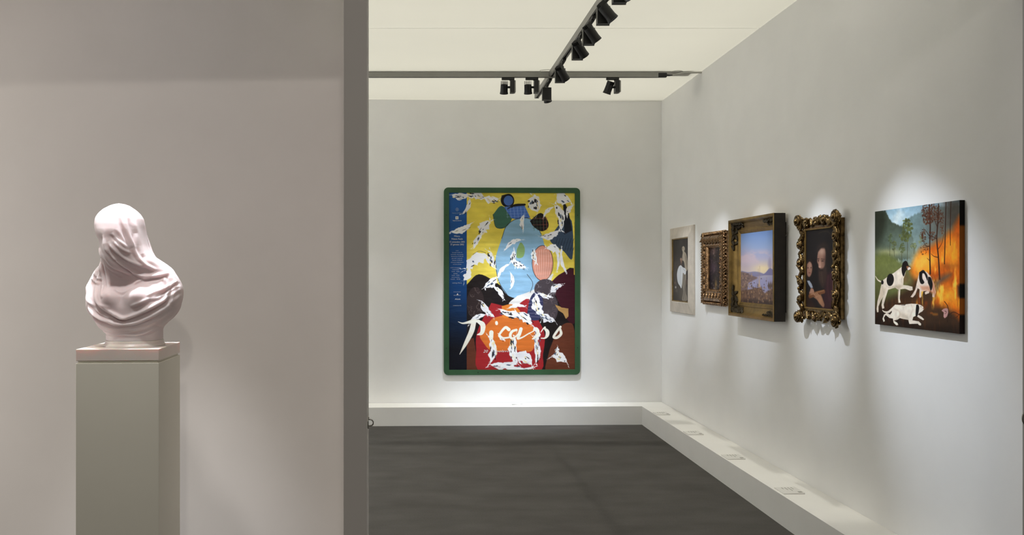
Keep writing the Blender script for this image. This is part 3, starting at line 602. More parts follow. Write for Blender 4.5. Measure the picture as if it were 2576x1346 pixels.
    for i, (cx_, cy_, ln, wd, an, dk) in enumerate([(1158, 494, 26, 9, 0.0, 0.9), (1200, 494, 26, 8, 0.15, 1.1), (1236, 502, 22, 9, 0.1, 0.9), (1176, 520, 26, 5, 2.0, 0.2), (1162, 577, 34, 7, -0.4, 0.3), (1218, 572, 26, 12, -1.0, 0.7), (1200, 605, 24, 6, 2.1, 0.4),
            (1198, 655, 40, 14, -0.55, 0.2), (1236, 655, 26, 9, 1.3, 1.2), (1176, 690, 22, 8, 1.9, 0.0), (1345, 512, 26, 16, 1.4, 1.2), (1378, 532, 22, 4, -0.8, 0.1), (1416, 500, 24, 13, 0.5, 0.3), (1408, 545, 40, 11, 1.35, 1.1), (1384, 592, 30, 7, -0.3, 0.5), (1432, 528, 20, 5, -1.0, 0.3),
            (1314, 560, 24, 5, 1.6, 0.5), (1290, 612, 30, 5, -0.55, 0.2), (1292, 650, 24, 7, 1.5, 1.2), (1264, 680, 30, 4, -0.9, 0.1), (1308, 668, 20, 8, 0.5, 0.9), (1288, 706, 24, 4, 1.55, 0.2), (1344, 644, 20, 6, 1.4, 0.9), (1392, 626, 22, 9, 0.3, 0.2), (1415, 655, 40, 3, 1.4, 0.0), (1402, 650, 40, 2.6, 1.45, 0.0),
            (1236, 712, 24, 9, -0.7, 0.8), (1256, 735, 26, 5, 0.9, 0.3), (1224, 780, 30, 8, 0.9, 0.9), (1200, 800, 30, 5, -0.5, 0.3), (1288, 790, 40, 9, 0.2, 1.1), (1320, 800, 30, 10, 0.6, 0.7), (1352, 770, 36, 12, 1.3, 0.8), (1300, 770, 26, 4, -0.1, 0.3), (1376, 800, 24, 9, 0.5, 0.9), (1398, 724, 22, 8, -0.6, 0.3), (1372, 745, 20, 5, 0.3, 0.6),
            (1238, 880, 40, 9, 1.55, 1.2), (1292, 880, 42, 10, 1.5, 1.3), (1350, 880, 42, 8, 1.5, 1.2), (1270, 918, 44, 8, -0.1, 0.6), (1320, 900, 30, 13, 0.6, 0.4), (1300, 926, 52, 5, 0.1, 0.3), (1408, 900, 24, 12, 0.4, 0.4), (1402, 884, 14, 5, 1.5, 0.9), (1350, 838, 22, 7, 1.3, 0.5), (1262, 850, 12, 4, 0.8, 0.6)]):
        tear((cx_, cy_), ln * 0.86, wd * 1.0, an, i + 20, dk)
    # the name brushed across the lower half
    P.mp = (1100, 700, 5.176); wp = (226, 220, 206)
    for pts, ws in [([(272, 566), (330, 586), (402, 574), (470, 556), (540, 556)], [6, 20, 34, 44, 34]), ([(474, 575), (446, 690), (372, 845), (292, 990)], [64, 66, 48, 6]), ([(530, 560), (588, 600), (594, 660), (575, 715), (522, 735)], [40, 66, 60, 46, 12]),
            ([(704, 705), (702, 775)], [56, 52]), ([(771, 575), (773, 592)], [36, 36]), ([(932, 668), (890, 640), (838, 690), (806, 748), (850, 776), (930, 770), (962, 742)], [44, 36, 30, 28, 24, 22, 14]),
            ([(1030, 672), (975, 692), (950, 742), (968, 782), (1020, 760), (1070, 700), (1090, 655)], [30, 34, 36, 28, 20, 18, 26]), ([(1090, 660), (1068, 730), (1050, 785), (1110, 768), (1180, 726), (1250, 690)], [44, 44, 30, 18, 16, 12]),
            ([(1250, 690), (1285, 650), (1310, 690), (1300, 745), (1240, 790)], [14, 26, 44, 36, 16]), ([(1392, 650), (1432, 690), (1432, 740), (1402, 778), (1352, 780)], [20, 48, 46, 22, 12]), ([(1350, 700), (1378, 660), (1402, 640)], [10, 16, 26]),
            ([(1604, 632), (1548, 705), (1516, 765), (1560, 772), (1612, 722), (1596, 650)], [30, 32, 32, 34, 36, 28])]:
        P.stroke(pts, ws, wp, 1.1)
    P.mp = None
    # creases and general wear of the sheet
    cr = P.noise(300, 9, 21, 2); P.img *= (1 + 0.10 * (cr - 0.5))[..., None]; P.img *= (0.95 + 0.1 * P.noise(50, 16, 22))[..., None]
    sh = P.mesh('poster_sheet', pw, ph, 1.25, 0.5, t, 0.2, 0.16); sh.location = (-pw / 2, -0.020, fw - 0.001)
    bm = None
    # printed lines on the blue column
    def at(px, py): q = on_back(px, py, 0.021); return (q - Vector((c.x, c.y, 0))).dot(d), q.z - z0
    def line(px, py, body, cap, m=M['white_print'], wfit=None, **kw):
        x, z = at(px, py); s_ = cap * 8.2 / F / 0.70
        o = text('printed_text', body, s_, m, t, (x, -0.0206, z), **kw)
        if wfit:
            ws = [v.co.x for v in o.data.vertices]; cur = (max(ws) - min(ws)) or 1; o.scale.x = wfit * 8.2 / F / cur
    line(1150, 596, 'Milano,', 4.2, wfit=15); line(1150, 603, 'Palazzo Reale', 4.2, wfit=28)
    line(1150, 610.5, '15 settembre 2001', 4.2, wfit=38); line(1150, 617, '27 gennaio 2002', 4.2, wfit=34)
    for k, (s_, w_) in enumerate([('orari', 7), ('lunedì 9.30-14', 25), ('martedì, mercoledì,', 32), ('domenica 9.30-20', 31), ('giovedì, venerdì,', 27), ('sabato 9.30-23', 25), ('chiusura biglietteria', 32), ("un'ora prima", 21)]): line(1150, 631.5 + k * 4.9, s_, 2.4, M['pale_print'], w_)
    for k, (s_, w_) in enumerate([('informazioni', 26), ('individuali', 16), ('tel. 02', 20), ('gruppi', 10), ('tel. 02', 20), ('scuole', 20), ('tel. 02', 25)]): line(1146, 674.5 + k * 4.8, s_, 2.3, M['pale_print'], w_)
    line(1150, 713, 'catalogo Electa', 2.6, M['pale_print'], 24); line(1150, 537, 'Comune di Milano', 2.2, M['pale_print'], 25); line(1150, 556, 'RegioneLombardia', 2.4, M['white_print'], 22)
    line(1150, 735, 'mecenate', 1.8, M['pale_print'], 18); line(1150, 743.5, 'ASSICURAZIONI', 1.2, M['white_print'], 18); line(1151, 754, 'Alitalia', 3.2, M['white_print'], 14, shear=0.3); line(1150, 769.5, 'CORRIERE DELLA SERA', 1.5, M['white_print'], 21)
    line(1221, 887, '20', 7.0, M['white_print'], 12, shear=0.25); line(1264, 886, 'polavo', 6.0, M['white_print'], 34, shear=0.3); line(1356.5, 899, '2', 7.0, M['white_print'], 5.5, shear=0.25); line(1322, 915, 'Rotella', 3.2, M['ink'], 17, shear=0.3); line(1245, 925, 'IL SETTE', 3.6, M['red_print'], 28)
    def badge(x, z, s_, m): obj('printed_emblem', box(x - s_, x + s_, -0.0208, -0.0202, z - s_, z + s_), m, t)
    x, z = at(1149.5, 548); badge(x, z, 0.0148, M['white_print'])
    bm = bmesh.new()
    for q in range(4):
        a0 = math.pi / 4 + q * math.pi / 2; bx(bm, -0.0028, 0.0028, -0.0003, 0.0003, 0.001, 0.0098, Matrix.Translation((x, -0.0211, z)) @ Matrix.Rotation(a0 + 0.35, 4, 'Y'))
    obj('printed_emblem', bm, M['ink'], t)
    x, z = at(1150, 527); bm = bmesh.new(); tube(bm, [(x + 0.014 * math.cos(k * 0.5236), -0.0203, z + 0.016 * math.sin(k * 0.5236)) for k in range(13)], 0.0012, 5)
    bx(bm, x - 0.0015, x + 0.0015, -0.0208, -0.0203, z - 0.010, z + 0.010); bx(bm, x - 0.008, x + 0.008, -0.0208, -0.0203, z - 0.001, z + 0.001); obj('printed_emblem', bm, M['pale_print'], t)
    x, z = at(1151, 740); bm = bmesh.new(); v = [bm.verts.new((x + a_, -0.0206, z + b_)) for a_, b_ in [(-0.009, -0.007), (0.009, -0.007), (0, 0.009)]]; bm.faces.new(v); obj('printed_emblem', bm, M['white_print'], t)
poster()

# ------------------------------------------------------------------ pictures on the right wall
def span(px0, px1, off, py_top, py_bot, at_px):
    """along-wall extent of two pixel columns and height extent of two pixel rows read at column at_px"""
    u0, _ = loc_r(on_right(px0, CY, off)); u1, _ = loc_r(on_right(px1, CY, off)); return u0, u1, on_right(at_px, py_bot, off).z, on_right(at_px, py_top, off).z

def picture_dogs():
    u0, u1, z0, z1 = span(2201.3, 2414, 0.024, 503.3, 840, 2414); w, h = u1 - u0, z1 - z0
    t = right_thing('canvas_painting', (u0 + u1) / 2, z0, 'unframed canvas painting of three hounds before a forest fire', 'painting')
    obj('stretcher', box(-w / 2 + 0.001, w / 2 - 0.001, -0.0235, -0.001, 0.001, h - 0.001), M['dark_wood'], t)
    quad = [((x - 2170) * 3.2048, (y - 470) * 3.2048) for x, y in sheet_quad(t, -w / 2, w / 2, -0.0245, 0, h)]
    P = Paint(380, 346, quad, (60, 66, 52)); X, Y = P.sx, P.sy; R = np.random.default_rng(5)
    n1, n2, n3 = P.noise(70, 50, 2), P.noise(18, 40, 3), P.noise(9, 26, 4)
    # sky, hills, meadow
    f = np.clip((Y - 120) / 230, 0, 1)[..., None]; P.img[:] = np.array([128, 160, 178]) * (1 - f) + np.array([176, 192, 196]) * f
    P.lay(np.clip((n1 - 0.52) * 3, 0, 0.8), (208, 212, 208))
    P.poly([(300, 330), (345, 262), (400, 236), (440, 215), (500, 190), (600, 160), (800, 150), (800, 620), (300, 620)], (104, 124, 124), 5, 0.95, False, 1.6)
    P.poly([(90, 180), (178, 188), (196, 222), (212, 250), (246, 290), (290, 308), (330, 330), (400, 400), (440, 560), (90, 640)], (64, 72, 60), 4, 0.95, False, 1.8)
    P.poly([(90, 180), (170, 190), (185, 250), (180, 330), (150, 430), (90, 470)], (44, 48, 38), 26, 0.9, True)
    P.glow((330, 470), 150, 110, (118, 134, 126), 0.6); P.glow((215, 530), 120, 32, (166, 164, 122), 0.75); P.glow((420, 520), 80, 130, (136, 150, 144), 0.5)
    P.poly([(90, 560), (180, 540), (260, 575), (330, 620), (400, 640), (420, 760), (400, 1200), (90, 1200)], (98, 104, 60), 16, 0.95, True)
    P.glow((130, 640), 120, 110, (112, 118, 70), 0.6); P.glow((120, 900), 150, 130, (74, 72, 44), 0.7)
    P.poly([(90, 960), (220, 900), (380, 800), (420, 720), (560, 700), (640, 760), (700, 960), (800, 1000), (800, 1230), (90, 1230)], (58, 40, 27), 26, 0.95, True)
    P.glow((480, 950), 160, 60, (92, 58, 34), 0.5); P.glow((330, 740), 60, 50, (110, 76, 56), 0.6); P.poly([(90, 1010), (300, 1000), (480, 1120), (800, 1130), (800, 1230), (90, 1230)], (38, 27, 20), 24, 0.9, True)
    P.lay(np.clip((n3 - 0.5) * 1.6, 0, 0.4) * (Y > 900), (96, 60, 36))
    # trees far and near
    def crown(cx_, cy_, rx, ry, col, n, sz):
        for _ in range(n):
            a, e = R.uniform(0, 6.28), R.uniform(0, 1) ** 0.6; P.ell((cx_ + rx * e * math.cos(a), cy_ + ry * e * math.sin(a)), sz * R.uniform(0.5, 1.3), sz * R.uniform(0.5, 1.3), np.array(col) * R.uniform(0.8, 1.2), 1.6, 0.75)
    for (x0_, y0_, x1_, y1_) in [(364, 330, 360, 600), (318, 460, 314, 600), (222, 390, 219, 555), (252, 440, 255, 560), (418, 470, 414, 540)]: P.stroke([(x0_, y0_), (x1_, y1_)], 4, (72, 70, 48), 1.5, 0.8)
    crown(358, 330, 40, 80, (82, 88, 52), 70, 9); crown(345, 400, 48, 40, (84, 90, 54), 46, 9); crown(317, 490, 26, 38, (84, 92, 60), 34, 7); crown(222, 415, 15, 38, (78, 88, 62), 26, 6); crown(252, 470, 18, 44, (88, 94, 62), 30, 6); crown(410, 475, 24, 26, (108, 116, 82), 26, 6); crown(470, 430, 18, 50, (112, 120, 92), 24, 7)
    P.glow((640, 300), 130, 170, (84, 66, 54), 0.55); P.poly([(660, 90), (800, 90), (800, 330), (740, 340), (690, 300)], (74, 66, 58), 30, 0.8)
    # fire
    P.poly([(384, 680), (408, 610), (440, 545), (470, 500), (520, 485), (560, 470), (600, 440), (650, 420), (690, 370), (725, 350), (745, 305), (800, 285), (800, 1015), (740, 1010), (690, 985), (640, 960), (580, 945), (590, 880), (600, 800), (560, 740), (440, 735), (400, 715)], (186, 92, 24), 22, 1, True)
    mask = np.clip((X - 390) / 60, 0, 1) * np.clip((Y - (760 - 0.95 * (X - 350))) / 70, 0, 1) * np.clip((1000 - Y) / 60, 0, 1)
    wob = P.noise(26, 70, 8); P.lay(mask * np.clip((wob - 0.47) * 5, 0, 1) * 0.85, (232, 156, 44)); P.lay(mask * np.clip((n2 - 0.56) * 6, 0, 1) * 0.75, (255, 204, 92)); P.lay(mask * np.clip((0.44 - n3) * 5, 0, 1) * 0.55, (150, 66, 20))
    P.glow((455, 640), 55, 90, (242, 190, 84), 0.7); P.glow((560, 600), 40, 60, (238, 176, 66), 0.6); P.glow((740, 560), 60, 130, (232, 150, 44), 0.5); P.glow((690, 880), 80, 70, (244, 180, 64), 0.7); P.glow((500, 590), 60, 60, (250, 200, 90), 0.6); P.glow((700, 480), 50, 90, (246, 176, 60), 0.5); P.glow((640, 560), 50, 80, (240, 160, 50), 0.5)
    P.glow((600, 720), 60, 26, (150, 74, 28), 0.7); P.poly([(590, 770), (620, 735), (680, 700), (715, 705), (690, 740), (630, 780), (600, 830)], (92, 84, 76), 16, 0.85, True); P.glow((700, 640), 60, 30, (120, 70, 36), 0.5)
    P.poly([(765, 800), (800, 780), (800, 900), (770, 880)], (40, 32, 26), 12, 0.9)
    for pts, wd in [([(536, 130), (545, 300), (541, 480), (545, 700)], [10, 10, 9, 12]), ([(612, 140), (606, 290), (598, 420), (612, 580), (621, 742)], [7, 9, 9, 10, 11]), ([(672, 120), (668, 300), (660, 620)], [6, 7, 7]), ([(712, 120), (706, 330), (708, 470)], [5, 5, 4]),
                    ([(541, 480), (505, 470), (470, 380)], [5, 4, 2]), ([(541, 400), (505, 350), (480, 345)], [5, 3, 2]), ([(600, 420), (565, 400), (548, 360)], [5, 3, 2]), ([(604, 330), (580, 270), (560, 250)], [5, 3, 2]), ([(612, 570), (575, 560), (552, 540)], [4, 3, 2]), ([(606, 300), (640, 250), (650, 210)], [5, 3, 2]), ([(545, 600), (520, 575)], [4, 2]), ([(612, 500), (640, 450), (655, 380)], [4, 3, 2])]: P.stroke(pts, wd, (60, 36, 24), 1.3, 0.95)
    crown(520, 200, 46, 70, (76, 48, 34), 90, 6); crown(580, 210, 50, 80, (82, 50, 34), 100, 6); crown(520, 270, 40, 36, (80, 50, 34), 50, 6); crown(490, 390, 22, 60, (80, 50, 34), 46, 5); crown(556, 400, 34, 40, (84, 50, 32), 34, 5); crown(630, 250, 26, 60, (84, 52, 36), 40, 5); crown(500, 500, 40, 50, (88, 52, 30), 26, 5); crown(640, 340, 14, 40, (92, 54, 32), 14, 5)
    # hounds
    wh = (206, 194, 178)
    P.stroke([(155, 768), (124, 752), (104, 722)], [9, 8, 4], wh)
    P.poly([(322, 640), (296, 660), (258, 690), (205, 722), (165, 752), (148, 800), (136, 862), (120, 920), (112, 985), (116, 1012), (128, 1010), (128, 965), (148, 915), (166, 885), (158, 915), (152, 955), (158, 985), (176, 978), (170, 950), (184, 898), (206, 830), (262, 812), (290, 832), (286, 895), (290, 936), (308, 934), (300, 905), (304, 826), (342, 822), (384, 838), (404, 832), (402, 806), (366, 796), (328, 792), (330, 740), (344, 700), (352, 664)], wh, 1.4, 1)
    P.poly([(150, 800), (190, 822), (170, 880), (140, 925), (136, 880)], (176, 160, 138), 8, 0.6); P.poly([(210, 815), (290, 790), (320, 800), (290, 830), (262, 812)], (158, 142, 120), 8, 0.7); P.stroke([(334, 700), (318, 740), (322, 790)], 8, (176, 160, 140), 5, 0.6); P.stroke([(286, 840), (288, 930)], 7, (170, 152, 130), 4, 0.6)
    P.ell((223, 750), 29, 50, (30, 27, 27), 2, 1, 0.08); P.ell((159, 770), 10, 17, (32, 28, 28), 2)
    P.poly([(322, 615), (342, 597), (360, 606), (370, 632), (385, 646), (388, 660), (376, 674), (356, 670), (344, 690), (332, 722), (320, 704), (314, 660)], (32, 26, 24), 1.4, 1, True); P.poly([(352, 640), (372, 638), (376, 652), (356, 662)], (146, 98, 66), 3, 0.9); P.poly([(364, 652), (384, 646), (388, 660), (372, 672), (362, 668)], (212, 198, 186), 2, 1, True); P.ell((386, 650), 3, 4, (40, 30, 28))
    P.poly([(456, 690), (488, 670), (520, 690), (548, 722), (576, 780), (590, 850), (578, 892), (562, 886), (566, 850), (544, 834), (534, 858), (506, 868), (500, 852), (520, 838), (474, 844), (472, 888), (462, 896), (456, 884), (460, 828), (444, 818), (424, 870), (404, 892), (386, 888), (400, 868), (424, 830), (438, 770)], (202, 186, 172), 1.4, 1)
    P.poly([(462, 800), (540, 800), (570, 850), (560, 860), (520, 836), (480, 836)], (190, 130, 100), 7, 0.7); P.poly([(556, 740), (576, 780), (588, 850), (578, 890), (556, 800)], (176, 112, 80), 7, 0.75)
    P.poly([(456, 690), (488, 671), (508, 690), (524, 720), (522, 756), (512, 740), (498, 702), (482, 700), (482, 740), (498, 768), (484, 784), (466, 776), (456, 740)], (28, 24, 26), 1.6, 1, True); P.poly([(486, 702), (500, 706), (516, 745), (522, 772), (508, 780), (494, 760)], (208, 194, 184), 2, 1); P.poly([(528, 726), (550, 732), (564, 780), (560, 820), (548, 836), (538, 800), (526, 770)], (28, 24, 26), 2, 1, True)
    P.stroke([(238, 986), (206, 1010), (176, 1008), (160, 996)], [14, 12, 8, 5], (208, 198, 184)); w3 = (214, 204, 190)
    P.poly([(236, 975), (262, 950), (300, 952), (340, 948), (392, 942), (436, 944), (466, 952), (490, 968), (494, 986), (482, 1004), (460, 1016), (446, 1030), (476, 1048), (496, 1068), (488, 1076), (462, 1062), (430, 1040), (408, 1050), (402, 1076), (452, 1084), (472, 1104), (470, 1118), (456, 1116), (444, 1104), (376, 1106), (368, 1072), (330, 1066), (300, 1058), (284, 1070), (252, 1078), (282, 1098), (288, 1114), (272, 1117), (250, 1096), (244, 1062), (216, 1058), (186, 1034), (172, 1056), (180, 1082), (168, 1090), (160, 1064), (172, 1030), (192, 1018), (222, 1030), (236, 1010)], w3, 1.4, 1)
    P.poly([(300, 1010), (360, 1030), (372, 1072), (330, 1064), (290, 1050)], (172, 158, 140), 9, 0.6); P.stroke([(258, 985), (290, 1000), (300, 1040), (270, 1070)], 6, (180, 166, 148), 5, 0.6); P.stroke([(392, 950), (404, 990), (380, 1050)], 6, (184, 172, 154), 5, 0.6); P.poly([(432, 952), (448, 950), (456, 974), (450, 1016), (440, 1044), (428, 1040), (428, 1000)], (28, 24, 24), 1.6, 1, True); P.poly([(310, 955), (350, 946), (340, 956)], (40, 34, 30), 2, 0.9); P.ell((489, 980), 4, 5, (150, 110, 100)); P.ell((470, 966), 3, 3, (50, 40, 36))
    P.poly([(636, 998), (652, 984), (672, 978), (690, 984), (690, 1016), (680, 1046), (662, 1060), (652, 1048), (654, 1014)], (176, 136, 132), 1.6, 1); P.stroke([(664, 1002), (676, 1010)], 4, (96, 66, 64)); P.stroke([(662, 1024), (674, 1020)], 3, (110, 76, 72))
    P.stroke([(660, 925), (684, 960), (694, 1020), (682, 1090)], 4, (48, 30, 22)); P.stroke([(690, 1040), (730, 1010), (780, 1030)], 3, (50, 30, 22)); P.stroke([(690, 1050), (740, 1060), (780, 1030)], 3, (70, 40, 24))
    P.ell((585, 1028), 20, 6, (200, 130, 50), 8, 0.7); P.ell((556, 1018), 10, 4, (190, 110, 40), 6, 0.7)
    P.img = np.clip((P.img - 100) * 1.2 + 100, 0, 255) * (0.90 + 0.20 * P.noise(12, 10, 31, 4))[..., None]
    o = P.mesh('painted_face', w, h, 1.05, 0.5, t); o.location = (-w / 2, -0.0245, 0)
    # painted near edge of the canvas
    E = Paint(6, 160, [(0, 0), (6, 0), (6, 160), (0, 160)], (20, 18, 16)); fy = E.yy / 160
    for a, b, cc in [(0.18, 0.63, (150, 84, 24)), (0.72, 0.86, (168, 92, 24)), (0.86, 1.0, (34, 22, 16))]: E.lay(np.clip((fy - a) * 60, 0, 1) * np.clip((b - fy) * 60, 0, 1), cc)
    o = E.mesh('painted_edge', 0.0235, h, 0.8, 0.6, t); o.rotation_euler.z = math.pi / 2; o.location = (w / 2, -0.0245, 0)
picture_dogs()

def picture_pale():
    u0, u1, z0, z1 = span(1684.8, 1743.3, 0.020, 565, 792.8, 1743.3); w, h = u1 - u0, z1 - z0; fw = 0.105
    t = right_thing('framed_picture', (u0 + u1) / 2, z0, 'monochrome picture of a man in white beside a statue, flat pale wood frame', 'framed picture')
    frame_sides(t, w, h, [(0, 0.001), (0, 0.014), (0.004, 0.018), (fw - 0.004, 0.034), (fw, 0.032), (fw, 0.001)], M['pale_wood'])
    frame_sides(t, w - 2 * fw, h - 2 * fw, [(0, 0.004), (0, 0.030), (0.009, 0.027), (0.012, 0.020), (0.012, 0.004)], M['gold'], 'inner_slip', fw)
    i = fw + 0.012; pw, ph = w - 2 * i, h - 2 * i
    quad = [((x - 1670) * 4.806, (y - 540) * 4.806) for x, y in [(1689, 592), (1729, 586.8), (1729.4, 772), (1690.8, 767.8)]]
    P = Paint(110, 190, quad, (58, 53, 50)); X, Y = P.sx, P.sy; R = np.random.default_rng(9)
    P.img += ((P.noise(30, 40, 2) - 0.5) * 22)[..., None]; P.glow((150, 620), 60, 160, (88, 80, 76), 0.5); P.glow((240, 1000), 80, 130, (104, 96, 88), 0.8)
    for _ in range(40): P.stroke([(R.uniform(95, 160), R.uniform(560, 1080))] * 1 + [(R.uniform(95, 160), R.uniform(560, 1080))], R.uniform(2, 6), (104, 96, 92), 2, R.uniform(0.05, 0.25), False)
    st = (158, 146, 128)
    P.poly([(204, 350), (218, 338), (232, 352), (236, 384), (230, 412), (250, 446), (264, 510), (274, 590), (276, 650), (262, 690), (246, 700), (236, 640), (226, 560), (206, 540), (206, 480), (212, 430), (204, 400), (200, 372)], st, 1.6, 1, True)
    P.poly([(236, 450), (258, 500), (270, 600), (266, 660), (252, 600), (242, 520)], (116, 106, 94), 4, 0.7); P.stroke([(216, 430), (222, 500), (228, 560)], 6, (178, 166, 148), 4, 0.7); P.ell((210, 372), 6, 12, (120, 106, 94), 3, 0.8)
    P.ell((193, 552), 12, 40, (124, 98, 84), 2); P.ell((190, 525), 12, 18, (148, 122, 106), 3); P.stroke([(186, 570), (194, 600)], 10, (96, 78, 70), 3)
    P.poly([(204, 720), (246, 700), (256, 780), (246, 880), (244, 980), (266, 1050), (262, 1104), (206, 1100), (220, 980), (204, 880)], (134, 126, 114), 2, 1, True); P.stroke([(232, 750), (226, 860), (236, 960), (222, 1080)], 6, (92, 84, 78), 3, 0.8); P.stroke([(248, 980), (250, 1090)], 5, (104, 96, 88), 3, 0.8)
    P.poly([(168, 625), (190, 612), (212, 640), (246, 662), (252, 716), (238, 745), (216, 720), (210, 800), (204, 880), (196, 936), (180, 905), (160, 870), (148, 820), (143, 740), (152, 672)], (206, 208, 210), 1.6, 1, True); P.stroke([(186, 650), (180, 760), (182, 880)], 5, (168, 170, 176), 3, 0.8); P.stroke([(162, 680), (156, 760), (164, 850)], 4, (176, 178, 184), 3, 0.8); P.stroke([(216, 660), (240, 690)], 5, (170, 172, 176), 3, 0.8)
    P.ell((128, 922), 9, 16, (166, 164, 162), 2); P.ell((120, 860), 8, 20, (116, 96, 84), 3, 0.8); P.ell((140, 970), 12, 20, (94, 86, 80), 4, 0.8); P.ell((262, 850), 16, 40, (96, 82, 74), 4, 0.8); P.ell((115, 600), 6, 40, (90, 84, 82), 4, 0.7)
    o = P.mesh('picture_sheet', pw, ph, 1.0, 0.5, t); o.location = (-pw / 2, -0.021, i)
    obj('backing', box(-pw / 2 - 0.008, pw / 2 + 0.008, -0.018, -0.002, i - 0.008, h - i + 0.008), M['dark_wood'], t)
picture_pale()

LEAF = leaf_mesh('acanthus_leaf', 0.085, 0.019, 0.013, curl=0.25); LEAF_S = leaf_mesh('small_leaf', 0.060, 0.015, 0.012, lobes=3.5); LEAF_D = leaf_mesh('dark_leaf', 0.075, 0.017, 0.008, lobes=5)
def bead_row(parent, name, m, w, h, ins, d, step, r, z0=0.0, oval=1.0):
    bm = bmesh.new()
    for k, (ax, az, bx_, bz) in enumerate([(-w / 2 + ins, ins, w / 2 - ins, ins), (w / 2 - ins, ins, w / 2 - ins, h - ins), (w / 2 - ins, h - ins, -w / 2 + ins, h - ins), (-w / 2 + ins, h - ins, -w / 2 + ins, ins)]):
        n = max(1, int(math.hypot(bx_ - ax, bz - az) / step))
        for i in range(n):
            q = (i + 0.5) / n; M_ = Matrix.Translation((ax + (bx_ - ax) * q, -d, z0 + az + (bz - az) * q)) @ Matrix.Diagonal((r * (oval if k % 2 == 0 else 1), r, r * (1 if k % 2 == 0 else oval), 1))
            bmesh.ops.create_icosphere(bm, subdivisions=1, radius=1.0, matrix=M_)
    return tag(obj(name, bm, m, parent, True), None, None, None, 'stuff')

def picture_small():
    u0, u1, z0, z1 = span(1757.6, 1819.5, 0.066, 573.5, 776, 1819.5); w, h = u1 - u0, z1 - z0; fw = 0.146
    t = right_thing('framed_picture', (u0 + u1) / 2, z0, 'small dark crowd scene in a coppery gilt frame with rows of leaves and beads', 'framed picture')
    m = M['gold_copper']; e = 0.018
    frame_sides(t, w - 2 * e, h - 2 * e, [(0, 0.001), (0, 0.030)] + arc(0.004, 0.036, 0.030, 0.058, -0.004, 4) + arc(0.032, 0.058, 0.090, 0.046, 0.010, 6) + [(0.096, 0.050), (0.110, 0.048), (0.126, 0.034), (fw - e, 0.026), (fw - e, 0.001)], m, 'frame_side', e)
    bead_row(t, 'outer_egg_moulding', m, w, h, e + 0.012, 0.050, 0.022, 0.0095, oval=1.25); bead_row(t, 'inner_pearl_moulding', m, w, h, 0.128, 0.046, 0.0155, 0.0068); bead_row(t, 'outer_leaf_tips', m, w, h, e + 0.002, 0.036, 0.030, 0.010, oval=1.3)
    R = random.Random(4); sides = [((-w / 2, 0.075), (w / 2, 0.075), 0), ((w / 2 - 0.075, 0), (w / 2 - 0.075, h), 1), ((w / 2, h - 0.075), (-w / 2, h - 0.075), 2), ((-w / 2 + 0.075, h), (-w / 2 + 0.075, 0), 3)]
    for (a, b, k) in sides:
        L_ = math.hypot(b[0] - a[0], b[1] - a[1]); n = int((L_ - 0.10) / 0.034); dirA = -math.atan2(b[1] - a[1], b[0] - a[0])
        for i in range(n + 1):
            q = (0.05 + (L_ - 0.10) * i / n) / L_; x, z = a[0] + (b[0] - a[0]) * q, a[1] + (b[1] - a[1]) * q; sg = 1 if i % 2 else -1; nx, nz = -(b[1] - a[1]) / L_, (b[0] - a[0]) / L_
            put('leaf', LEAF_S, m, t, x + nx * 0.008 * sg + nx * 0.006, -0.050, z + nz * 0.008 * sg + nz * 0.006, dirA + sg * 0.5, R.uniform(0.95, 1.2), sg)
    i0 = fw - 0.012; pw, ph = w - 2 * i0, h - 2 * i0
    quad = [((x - 1670) * 4.806, (y - 540) * 4.806) for x, y in sheet_quad(t, -pw / 2, pw / 2, -0.02, i0, h - i0)]
    P = Paint(80, 170, quad, (38, 31, 32)); R = np.random.default_rng(6); P.img += ((P.noise(12, 20, 2) - 0.5) * 30)[..., None]
    P.glow((600, 420), 34, 90, (120, 92, 82), 0.8); P.glow((575, 520), 24, 40, (44, 40, 48), 0.8); P.glow((600, 640), 40, 60, (92, 70, 84), 0.8); P.glow((570, 760), 30, 90, (40, 38, 48), 0.7); P.glow((630, 850), 14, 70, (150, 118, 66), 0.9)
    for _ in range(150): x, y = R.uniform(525, 660), R.uniform(330, 970); P.ell((x, y), R.uniform(2, 6), R.uniform(4, 14), [(126, 100, 104), (92, 66, 62), (30, 26, 30), (150, 130, 124), (66, 60, 72)][R.integers(0, 5)], 3, R.uniform(0.3, 0.8), R.uniform(-0.6, 0.6))
    P.poly([(572, 905), (610, 885), (645, 915), (640, 950), (590, 945)], (140, 128, 126), 3, 0.9); P.poly([(585, 350), (625, 345), (620, 420), (590, 415)], (150, 120, 108), 5, 0.7)
    o = P.mesh('painted_canvas', pw, ph, 0.9, 0.4, t); o.location = (-pw / 2, -0.020, i0)
    obj('backing', box(-pw / 2 - 0.01, pw / 2 + 0.01, -0.017, -0.002, i0 - 0.01, h - i0 + 0.01), M['dark_wood'], t)
picture_small()

